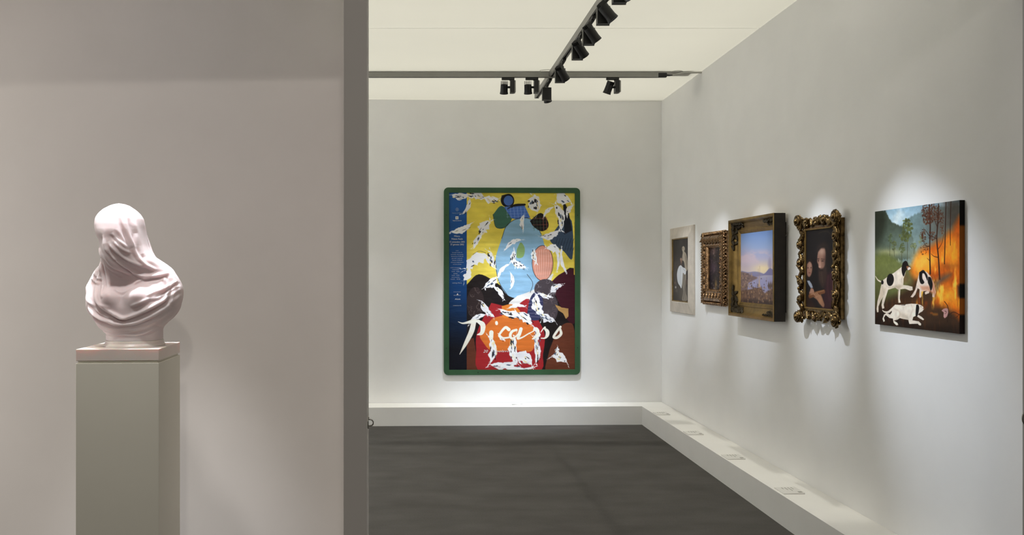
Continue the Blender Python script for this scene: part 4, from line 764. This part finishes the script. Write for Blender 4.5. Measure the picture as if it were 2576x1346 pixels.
def picture_bay():
    D = 0.098; u0, u1, z0, z1 = span(1831.6, 1946.2, D, 535.2, 809.8, 1946.2); w, h = u1 - u0, z1 - z0; fw = 0.105
    t = right_thing('framed_picture', (u0 + u1) / 2, z0, 'blue and lilac harbour view with a volcano, set deep in a gold box frame', 'framed picture')
    b0 = 0.022; fi = 0.107
    frame_sides(t, w, h, [(0.004, b0), (0.0, 0.040), (0.010, 0.060), (0.004, 0.080), (0.0, D - 0.002), (0.003, D), (0.016, D), (0.019, D - 0.006)] + arc(0.021, D - 0.008, 0.074, 0.046, -0.010, 8) + [(0.077, 0.050), (0.084, 0.052), (0.100, 0.046), (fi, 0.040), (fi, b0)], M['gold'])
    for k, (sx_, a) in enumerate([(-1, 0), (1, 0)]):
        bm = box(0, 0.002, -D + 0.004, -b0 + 0.001, 0.001, h - 0.001)
        o = obj('side_veneer', bm, M['dark_wood'], t); o.location.x = -w / 2 - 0.0022 if sx_ < 0 else w / 2 + 0.0002
    obj('wall_batten', box(-w / 2 + 0.05, w / 2 - 0.03, -b0 + 0.001, -0.0005, 0.06, h - 0.06), M['dark_wood'], t)
    bm = bmesh.new(); tube(bm, [(w / 2 - 0.03, -0.012, h - 0.16), (w / 2 + 0.012, -0.010, h - 0.13), (w / 2 + 0.020, -0.006, h - 0.105), (w / 2 + 0.014, -0.004, h - 0.085)], 0.0022, 6); obj('hanging_wire', bm, M['steel'], t)
    # carved foliage in the four corners of the hollow
    R = random.Random(2); ti = math.atan2(0.052, 0.073)
    for sx_ in (-1, 1):
        for sz in (-1, 1):
            X0, Z0 = sx_ * w / 2, (0 if sz < 0 else h)
            for i, dd in enumerate([0.050, 0.090, 0.132, 0.172, 0.210]):
                for k, ins in enumerate([0.034, 0.052]):
                    if i == 4 and k == 1: continue
                    dep = D - 0.012 - (ins - 0.021) / 0.053 * 0.050 + 0.006; s_ = 0.95 - 0.08 * i
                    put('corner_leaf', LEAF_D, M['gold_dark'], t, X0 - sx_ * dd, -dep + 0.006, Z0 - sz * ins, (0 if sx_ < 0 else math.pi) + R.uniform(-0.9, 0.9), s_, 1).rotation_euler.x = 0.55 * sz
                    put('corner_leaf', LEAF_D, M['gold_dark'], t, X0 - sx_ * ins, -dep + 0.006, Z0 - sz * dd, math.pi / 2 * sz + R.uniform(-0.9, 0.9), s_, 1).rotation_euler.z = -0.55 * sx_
    i0 = fi - 0.003; pw, ph = w - 2 * i0, h - 2 * i0; py = -0.041
    quad = [((x - 1820) * 4.2056, (y - 510) * 4.2056) for x, y in sheet_quad(t, -pw / 2, pw / 2, py, i0, h - i0)]
    P = Paint(170, 230, quad, (128, 150, 190)); X, Y = P.sx, P.sy; R = np.random.default_rng(8)
    ys = [280, 360, 470, 580, 680, 735, 775, 900, 1100]; cs_ = np.array([(108, 136, 184), (124, 150, 196), (146, 164, 200), (172, 170, 196), (200, 184, 184), (206, 190, 184), (152, 148, 178), (150, 148, 182), (140, 140, 172)], float)
    for c_ in range(3): P.img[..., c_] = np.interp(Y, ys, cs_[:, c_])
    P.glow((420, 700), 90, 60, (236, 214, 160), 0.8); P.glow((230, 600), 60, 120, (168, 152, 168), 0.5); cl = P.noise(60, 22, 4); P.lay(np.clip((cl - 0.5) * 3.4, 0, 0.7) * np.clip((Y - 480) / 60, 0, 1) * np.clip((680 - Y) / 60, 0, 1), (206, 184, 190))
    P.poly([(190, 720), (260, 735), (330, 728), (400, 742), (420, 770), (190, 790)], (126, 124, 158), 3, 0.9, True); P.poly([(410, 768), (450, 735), (478, 700), (494, 688), (512, 700), (540, 735), (600, 768)], (116, 112, 150), 3, 0.95); P.poly([(480, 690), (470, 650), (482, 590), (500, 600), (510, 660), (500, 690)], (150, 140, 168), 10, 0.7, True)
    P.poly([(180, 730), (240, 742), (300, 770), (360, 795), (300, 830), (260, 860), (250, 930), (180, 960)], (120, 98, 92), 5, 0.95, True); P.poly([(180, 930), (260, 920), (330, 905), (400, 900), (430, 960), (480, 930), (560, 900), (560, 1110), (180, 1110)], (104, 78, 62), 5, 0.95, True); P.poly([(180, 1030), (320, 1020), (560, 1050), (560, 1110), (180, 1110)], (58, 44, 40), 10, 0.9, True)
    for _ in range(170): x, y = R.uniform(185, 570), R.uniform(880, 1060); P.poly([(x - R.uniform(3, 12), y), (x, y - R.uniform(4, 26)), (x + R.uniform(3, 12), y), (x, y + 10)], [(136, 102, 74), (84, 62, 52), (164, 130, 96), (70, 54, 48), (112, 92, 84)][R.integers(0, 5)], 2, R.uniform(0.4, 0.9))
    for _ in range(60): x, y = R.uniform(185, 300), R.uniform(745, 900); P.poly([(x - 7, y + 6), (x - 5, y - 9), (x + 7, y - 7), (x + 8, y + 6)], [(146, 118, 104), (100, 82, 80), (164, 138, 118)][R.integers(0, 3)], 2, 0.7)
    for x0_, y0_, y1_ in [(366, 700, 890), (382, 670, 880), (376, 740, 900), (455, 790, 860), (352, 760, 860)]: P.stroke([(x0_, y1_), (x0_ + 2, y0_)], 2.4, (150, 122, 100), 1.4, 0.8)
    P.poly([(378, 770), (386, 860), (392, 890), (370, 890)], (196, 164, 130), 3, 0.8)
    for x0_, y0_ in [(325, 852), (362, 868), (452, 832), (400, 808), (300, 880), (430, 870)]: P.poly([(x0_ - 8, y0_), (x0_ + 8, y0_), (x0_, y0_ - 14)], (98, 80, 82), 1.5, 0.9)
    for x0_ in (480, 500, 520, 545): P.poly([(x0_ - 14, 880), (x0_, 820 + (x0_ % 7) * 3), (x0_ + 14, 880), (x0_, 920)], (92, 72, 62), 3, 0.85)
    o = P.mesh('painted_canvas', pw, ph, 1.05, 0.35, t); o.location = (-pw / 2, py, i0)
    obj('backing', box(-pw / 2 - 0.003, pw / 2 + 0.003, py + 0.002, -b0, i0 - 0.003, h - i0 + 0.003), M['dark_wood'], t)
picture_bay()

def picture_saint():
    u0, u1, z0, z1 = span(2009, 2106, 0.050, 541, 810, 2106); w, h = u1 - u0, z1 - z0; fw = 0.060
    t = right_thing('framed_picture', (u0 + u1) / 2, z0, 'dark portrait of a bearded man and a child, carved open-leaf gilt frame', 'framed picture')
    m = M['gold_carved']; e = 0.012
    frame_sides(t, w - 2 * e, h - 2 * e, [(0, 0.001), (0, 0.022), (0.010, 0.036), (0.030, 0.042), (0.042, 0.040), (fw - e, 0.038), (fw - e, 0.001)], m, 'frame_side', e)
    frame_sides(t, w - 2 * fw, h - 2 * fw, [(0, 0.004), (0, 0.042), (0.006, 0.042), (0.009, 0.036), (0.009, 0.004)], M['gold'], 'inner_slip', fw)
    SCR = scroll_mesh('scroll', 0.030, 0.0085); R = random.Random(12)
    sides = [((-w / 2, 0.030), (w / 2, 0.030), 0), ((w / 2 - 0.030, 0), (w / 2 - 0.030, h), 1), ((w / 2, h - 0.030), (-w / 2, h - 0.030), 2), ((-w / 2 + 0.030, h), (-w / 2 + 0.030, 0), 3)]
    for (a, b, k) in sides:
        L_ = math.hypot(b[0] - a[0], b[1] - a[1]); n = int(L_ / 0.036); dirA = -math.atan2(b[1] - a[1], b[0] - a[0]); nx, nz = -(b[1] - a[1]) / L_, (b[0] - a[0]) / L_
        for i in range(n + 1):
            q = i / n; x, z = a[0] + (b[0] - a[0]) * q, a[1] + (b[1] - a[1]) * q; sg = 1 if i % 2 else -1; half = 1 if q < 0.5 else -1; off = R.uniform(-0.006, 0.010) * sg
            put('acanthus_leaf', LEAF, m, t, x - nx * 0.008 + nx * off, -0.040 - R.uniform(0, 0.010), z - nz * 0.008 + nz * off, dirA + (0 if half > 0 else math.pi) + sg * R.uniform(0.35, 0.8), R.uniform(0.72, 1.05), sg)
            if i % 3 == 1: put('scroll', SCR, m, t, x - nx * 0.014, -0.046, z - nz * 0.014, R.uniform(0, 6.28), R.uniform(0.7, 1.0), sg)
    for sx_ in (-1, 1):
        for zz in (0.0, h):
            put('corner_scroll', SCR, m, t, sx_ * (w / 2 - 0.006), -0.052, zz + (0.006 if zz == 0 else -0.006), R.uniform(0, 6), 1.15, sx_)
            for q in range(3): put('acanthus_leaf', LEAF, m, t, sx_ * (w / 2 - 0.012), -0.044, zz + (0.012 if zz == 0 else -0.012), R.uniform(0, 6.28), 0.85, 1)
    for x, z in [(0, 0.03), (0, h - 0.03), (w / 2 - 0.03, h * 0.52), (-w / 2 + 0.03, h * 0.52), (w / 2 - 0.03, h * 0.46), (-w / 2 + 0.02, h * 0.30)]:
        bm = bmesh.new(); bmesh.ops.create_icosphere(bm, subdivisions=2, radius=0.012); o = obj('boss', bm, m, t, True); o.location = (x, -0.056, z)
    i0 = fw + 0.007; pw, ph = w - 2 * i0, h - 2 * i0
    quad = [(150, 275), (397, 245), (405, 1055), (153, 1035)]
    P = Paint(130, 230, quad, (24, 20, 21)); R = np.random.default_rng(3); X, Y = P.sx, P.sy
    P.glow((260, 420), 130, 180, (30, 26, 28), 0.6)
    P.poly([(330, 700), (410, 690), (420, 1070), (300, 1070), (310, 900)], (58, 30, 36), 16, 0.9, True)
    for pts in [[(350, 720), (345, 820), (360, 960)], [(375, 710), (380, 850), (372, 1000)], [(395, 720), (392, 900)]]: P.stroke(pts, 7, (88, 46, 52), 8, 0.6)
    P.poly([(245, 480), (262, 420), (310, 390), (350, 440), (370, 560), (350, 640), (330, 620), (320, 470), (280, 450)], (46, 34, 30), 10, 0.9, True)
    P.poly([(252, 520), (264, 462), (290, 438), (314, 440), (326, 480), (328, 560), (320, 620), (300, 655), (276, 652), (262, 612), (250, 580)], (150, 112, 94), 4, 1, True)
    P.glow((290, 480), 26, 36, (196, 160, 140), 0.8); P.glow((318, 560), 16, 60, (92, 62, 54), 0.6); P.stroke([(266, 552), (252, 552)], 5, (56, 38, 34), 3, 0.9); P.poly([(316, 430), (340, 440), (372, 540), (366, 640), (336, 660), (322, 600), (326, 500)], (30, 23, 22), 9, 0.95, True); P.poly([(250, 470), (262, 440), (300, 420), (330, 436), (312, 446), (284, 448), (262, 476)], (36, 28, 26), 6, 0.9, True); P.poly([(252, 590), (262, 640), (290, 660), (318, 640), (324, 600), (310, 640), (286, 650), (266, 632)], (70, 50, 42), 5, 0.8); P.ell((298, 572), 11, 7, (62, 40, 36), 3, 0.9); P.ell((261, 570), 6, 7, (60, 40, 36), 3, 0.9); P.stroke([(286, 552), (314, 556)], 4, (70, 48, 42), 3, 0.9)
    P.poly([(272, 560), (284, 590), (286, 632), (272, 640), (262, 626)], (184, 140, 120), 4, 0.9, True); P.ell((274, 632), 7, 7, (214, 172, 150), 3, 0.8)
    P.poly([(262, 648), (280, 654), (306, 646), (326, 620), (338, 690), (326, 780), (304, 840), (280, 810), (262, 730)], (56, 40, 35), 8, 1, True); P.stroke([(276, 668), (302, 664)], 6, (34, 24, 22), 3); P.stroke([(290, 690), (298, 780)], 8, (86, 66, 56), 8, 0.6); P.stroke([(272, 684), (276, 760)], 5, (74, 56, 48), 6, 0.6)
    P.poly([(152, 580), (180, 556), (208, 584), (214, 650), (200, 720), (152, 740)], (40, 28, 24), 6, 0.9, True); P.poly([(160, 606), (182, 580), (202, 606), (206, 660), (196, 710), (178, 732), (160, 700)], (148, 108, 90), 4, 1, True); P.glow((186, 620), 12, 30, (186, 146, 126), 0.7); P.ell((196, 640), 6, 5, (66, 42, 36), 3); P.ell((168, 642), 6, 5, (66, 42, 36), 3); P.stroke([(176, 690), (190, 692)], 5, (120, 66, 60), 2)
    P.poly([(160, 770), (182, 768), (202, 800), (214, 838), (196, 846), (176, 810)], (158, 164, 176), 3, 1)
    P.poly([(180, 890), (198, 845), (214, 850), (226, 880), (222, 915), (190, 925)], (164, 118, 96), 4, 1, True); P.poly([(232, 890), (262, 884), (286, 912), (304, 960), (318, 1010), (306, 1034), (276, 1000), (250, 960), (220, 930)], (158, 112, 84), 4, 1, True); P.glow((280, 960), 16, 40, (184, 134, 98), 0.7)
    P.stroke([(186, 926), (250, 896), (312, 876)], [26, 26, 22], (116, 72, 44), 3); P.stroke([(190, 912), (250, 886), (310, 866)], 5, (172, 126, 84), 3, 0.8)
    for x0_, y0_ in [(196, 856), (206, 852), (216, 858)]: P.stroke([(x0_, y0_), (x0_ + 8, y0_ + 50)], 6, (182, 136, 110), 3, 0.9)
    for x0_, y0_ in [(226, 906), (236, 898), (250, 894)]: P.stroke([(x0_, y0_), (x0_ + 22, y0_ + 26)], 7, (182, 136, 104), 3, 0.9)
    P.stroke([(262, 300), (310, 282), (352, 292), (372, 330)], 4, (64, 52, 42), 3, 0.8); P.poly([(152, 920), (200, 960), (240, 1010), (230, 1060), (152, 1050)], (48, 28, 22), 12, 0.8)
    o = P.mesh('painted_canvas', pw, ph, 0.80, 0.5, t); o.location = (-pw / 2, -0.034, i0)
    obj('backing', box(-pw / 2 - 0.006, pw / 2 + 0.006, -0.031, -0.002, i0 - 0.006, h - i0 + 0.006), M['dark_wood'], t)
picture_saint()

# ------------------------------------------------------------------ lighting track and spotlights
LT0, LT1 = Vector((0.930, 7.93, 0)), Vector((1.075, 3.40, 0)); TB = 3.200; CYT = 7.08
def lt_x(y): return LT0.x + (LT1.x - LT0.x) * (y - LT0.y) / (LT1.y - LT0.y)
def track():
    t = tag(empty('lighting_track', (lt_x(CYT), CYT, TB)), 'grey metal lighting track crossing under the fabric ceiling with a cable to the right wall', 'lighting track')
    o0 = t.location
    def rail(a, b, z0, z1, hw=0.018):
        d = (b - a).normalized(); n = Vector((-d.y, d.x, 0)) * hw; L = (b - a).length
        Mx = Matrix.Translation(a - Vector((o0.x, o0.y, 0))) @ Matrix.Rotation(math.atan2(d.y, d.x), 4, 'Z'); zz = z0 - TB; zt = z1 - TB
        bm = bmesh.new(); bx(bm, 0, L, -hw, -hw * 0.42, zz, zt, Mx); bx(bm, 0, L, hw * 0.42, hw, zz, zt, Mx); bx(bm, 0, L, -hw * 0.42, hw * 0.42, zz + 0.012, zt - 0.0005, Mx)
        r_ = obj('rail', bm, M['alu'], t)
        bm = bmesh.new(); bx(bm, 0.002, L - 0.002, -hw * 0.40, hw * 0.40, zz + 0.010, zz + 0.0118, Mx); obj('slot', bm, M['rail_dark'], r_)
    rail(LT0, LT1, TB, 3.249, 0.020)
    xl, xr = lt_x(CYT) - 0.0235, lt_x(CYT) + 0.0235
    rail(Vector((-3.6, CYT, 0)), Vector((xl, CYT, 0)), TB - 0.004, 3.236); xe = (1655 - CX) * CYT / F; rail(Vector((xr, CYT, 0)), Vector((xe, CYT, 0)), TB - 0.004, 3.236)
    obj('joint', box(-0.023, 0.023, -0.019, 0.019, -0.006, -0.0005), M['alu'], t)
    obj('end_cap', box(xe - o0.x, xe - o0.x + 0.075, -0.018, 0.018, -0.004, 0.034, bev=0.005), M['black'], t)
    obj('end_cap', box(-0.021, 0.021, 0, 0.012, -0.002, 0.046, bev=0.003, M=Matrix.Translation((LT0.x - o0.x, LT0.y - o0.y + 0.0005, 0))), M['rail_dark'], t)
    x0 = xe - o0.x + 0.070
    bm = bmesh.new(); tube(bm, [(x0, 0, 0.016), (x0 + 0.03, 0, 0.014), (x0 + 0.058, 0, 0.016)], [0.009, 0.007, 0.004], 8); obj('strain_relief', bm, M['black'], t)
    xw = rwall(CYT) - o0.x - 0.003
    bm = bmesh.new(); tube(bm, [(x0 + 0.05, 0, 0.016), (x0 + 0.09, 0, 0.024), (x0 + 0.14, 0, 0.034), (x0 + 0.22, 0, 0.039), (xw, 0, 0.040)], [0.004, 0.004, 0.006, 0.008, 0.009], 8); obj('cable', bm, M['cable'], t)
    bm = bmesh.new(); tube(bm, [(x0 + 0.085 + 0.05 * math.cos(a) + 0.01, -0.05 * math.sin(a), 0.042 + 0.002 * math.sin(a)) for a in [k * 2 * math.pi / 24 for k in range(25)]], 0.002, 5); obj('wire_loop', bm, M['cable'], t)
    bm = bmesh.new(); tube(bm, [(-0.10, -0.021, 0.030), (-0.105, -0.060, 0.044), (-0.06, -0.075, 0.045), (0.06, -0.075, 0.045), (0.09, -0.060, 0.044), (0.095, -0.02, 0.030)], 0.0022, 5); obj('wire_loop', bm, M['cable'], t)
track()
def spot(px, pytop, ztop, label, target, energy, along, kind, cone=34, boxdx=0.0, group='spotlights on the lighting track', adir=None, track_y=None):
    """kind 'plate': broad driver box behind the lamp head; 'side': narrow driver box beside a finned head"""
    y = track_y if track_y else (ztop - H) * F / (CY - pytop); x = CX and (px - CX) / F * y
    xt = lt_x(y) if along == 'Y' else x
    t = tag(empty('track_spotlight', (xt, y, TB), 0), label, 'spotlight', group)
    zb = ztop - TB                                         # top of the driver box in local coordinates (negative)
    if along == 'Y': obj('adapter', box(-0.014, 0.014, -0.055, 0.055, -0.020, -0.0005, bev=0.004), M['black'], t)
    else: obj('adapter', box(-0.055, 0.055, -0.014, 0.014, -0.026, -0.0045, bev=0.004), M['black'], t)
    d = (Vector(target) - Vector((xt, y, ztop - 0.06))).normalized() if adir is None else Vector(adir).normalized()
    if kind == 'plate':
        bx0 = x - xt; bm = bmesh.new(); tube(bm, [(0, 0, -0.018), (bx0 * 0.6, 0, zb * 0.6), (bx0, 0, zb + 0.004)], 0.011, 10); obj('stem', bm, M['black'], t)
        obj('driver_box', box(bx0 - 0.039, bx0 + 0.039, -0.004, 0.030, zb - 0.108, zb, bev=0.002), M['black'], t)
        obj('driver_cover', box(bx0 - 0.041, bx0 + 0.041, 0.0305, 0.036, zb - 0.111, zb, bev=0.001), M['alu'], t)
        hc = Vector((bx0 + 0.006, -0.047, zb - 0.046))
        if boxdx: hc.y = 0.078
        bm = bmesh.new(); tube(bm, [(bx0, -0.002 if not boxdx else 0.034, zb - 0.046), hc], 0.012, 10); obj('hinge', bm, M['black'], t); prof = 0.034; Lh = 0.068
    else:
        sx_ = 1
        bm = bmesh.new(); tube(bm, [(0.020, 0, -0.024), (0.028, 0, -0.040)], 0.010, 10); obj('stem', bm, M['black'], t)
        obj('driver_box', box(0.018, 0.054, -0.040, 0.040, zb - 0.104, zb, bev=0.002), M['black'], t)
        obj('driver_cover', box(0.0545, 0.064, -0.040, 0.040, zb - 0.102, zb - 0.004, bev=0.001), M['alu'], t)
        hc = Vector((-0.034, 0.0, zb - 0.062)); bm = bmesh.new(); tube(bm, [(0.020, 0, zb - 0.055), (-0.01, 0, zb - 0.055)], 0.010, 10); obj('hinge', bm, M['black'], t); prof = 0.034; Lh = 0.050
    d = (Vector(target) - (Vector((xt, y, TB)) + hc)).normalized() if adir is None else d
    Mx = dirM(hc, d); r = prof
    bm = bmesh.new(); lathe(bm, [(0, Lh * 0.55), (r * 0.90, Lh * 0.55), (r * 0.92, Lh * 0.5), (r * 0.96, -Lh * 0.6), (r * 1.06, -Lh * 0.95), (r * 1.06, -Lh), (r * 0.94, -Lh), (r * 0.86, -Lh * 0.72), (0, -Lh * 0.72)], 28, Mx)
    hd = obj('lamp_head', bm, M['black'], t)
    bm = bmesh.new()
    for k in range(7):
        xx = -r * 0.84 + k * r * 0.28; hw = math.sqrt(max(0.0004, (r * 0.9) ** 2 - xx * xx)) * 0.9; bx(bm, xx - 0.0011, xx + 0.0011, -hw, hw, Lh * 0.5, Lh * (0.55 + (0.62 if kind == 'side' else 0.34)), Mx)
    obj('cooling_fins', bm, M['black'], hd)
    bm = bmesh.new(); lathe(bm, [(0, -Lh * 0.725), (r * 0.80, -Lh * 0.725), (r * 0.80, -Lh * 0.74), (0, -Lh * 0.74)], 20, Mx); obj('lens', bm, M['lens'], hd)
    if energy:
        p = Vector((xt, y, TB)) + hc + d * (Lh * 1.05)
        light('spot_beam', 'SPOT', p, p + d, energy, (0.80, 0.875, 1.0), spot_size=math.radians(cone), spot_blend=1.0, shadow_soft_size=0.012)
def wp(px, py, off=0.03): return on_right(px, py, off)
GL = 'black spotlight on the long rail, '
spot(1560, -42, 3.13, GL + 'farthest from the back wall, aimed at the hounds painting', wp(2318, 800), 195, 'Y', 'plate', 33)
spot(1519, 15, 3.13, GL + 'fifth from the back wall, aimed at the bearded portrait', wp(2058, 705), 150, 'Y', 'plate', 26)
spot(1482, 70, 3.13, GL + 'fourth from the back wall, aimed at the harbour view', wp(1900, 700), 120, 'Y', 'plate', 27)
spot(1454, 110, 3.13, GL + 'third from the back wall, aimed at the ornate frame', wp(1793, 690), 135, 'Y', 'plate', 24)
spot(1410, 172, 3.13, GL + 'second from the back wall, before the crossing rail', wp(1712, 720), 130, 'Y', 'plate', 25)
spot(1376, 220, 3.13, GL + 'nearest the back wall, head behind its box', (1.5, 8.3, 1.2), 40, 'Y', 'plate', 40, boxdx=1.0)
GC = 'black finned spotlight on the crossing rail, '
spot(1278, 0, 3.166, GC + 'farther from the long rail on its left', on_back(1240, 920), 170, 'X', 'side', 42, track_y=CYT)
spot(1338, 0, 3.166, GC + 'close beside the long rail on its left', on_back(1345, 950), 210, 'X', 'side', 42, track_y=CYT)
spot(1541, 0, 3.166, GC + 'between the long rail and right wall', (1.30, 6.4, 1.0), 0, 'X', 'side', 30, track_y=CYT, adir=(-0.30, 0.30, -0.90))

# ------------------------------------------------------------------ rope hooks on the entrance posts
def hook(loc, rz, label):
    t = tag(empty('rope_hook', loc, rz), label, 'hook', 'barrier rope hooks')
    bm = bmesh.new(); lathe(bm, [(0, 0.0), (0.012, 0.0), (0.012, 0.003), (0.010, 0.004), (0, 0.004)], 20, Matrix.Diagonal((1, 2.1, 1, 1)))
    for v in bm.verts: v.co = Vector((v.co.z, v.co.x, v.co.y))
    obj('plate', bm, M['steel'], t)
    bm = bmesh.new(); tube(bm, [(0.002, 0, 0.013), (0.010, 0, 0.0135), (0.018, 0, 0.010), (0.0225, 0, 0.003), (0.0215, 0, -0.006), (0.016, 0, -0.0115), (0.006, 0, -0.013), (0.002, 0, -0.0125)], 0.0027, 10); obj('ring', bm, M['steel'], t, True)
    for z in (0.020, -0.020):
        bm = bmesh.new(); bmesh.ops.create_icosphere(bm, subdivisions=1, radius=0.003); o = obj('screw', bm, M['steel'], t, True); o.location = (0.004, 0, z)
hz = H - (1064 - CY) * 3.27 / F
hook((PX1, 3.275, hz), 0, 'small steel rope hook on the inner side of the left entrance post')
hook(((2577.5 - CX) / F * YE, YE, H - (1052 - CY) * YE / F), -math.pi / 2, 'small steel rope hook on the end of the right wall')
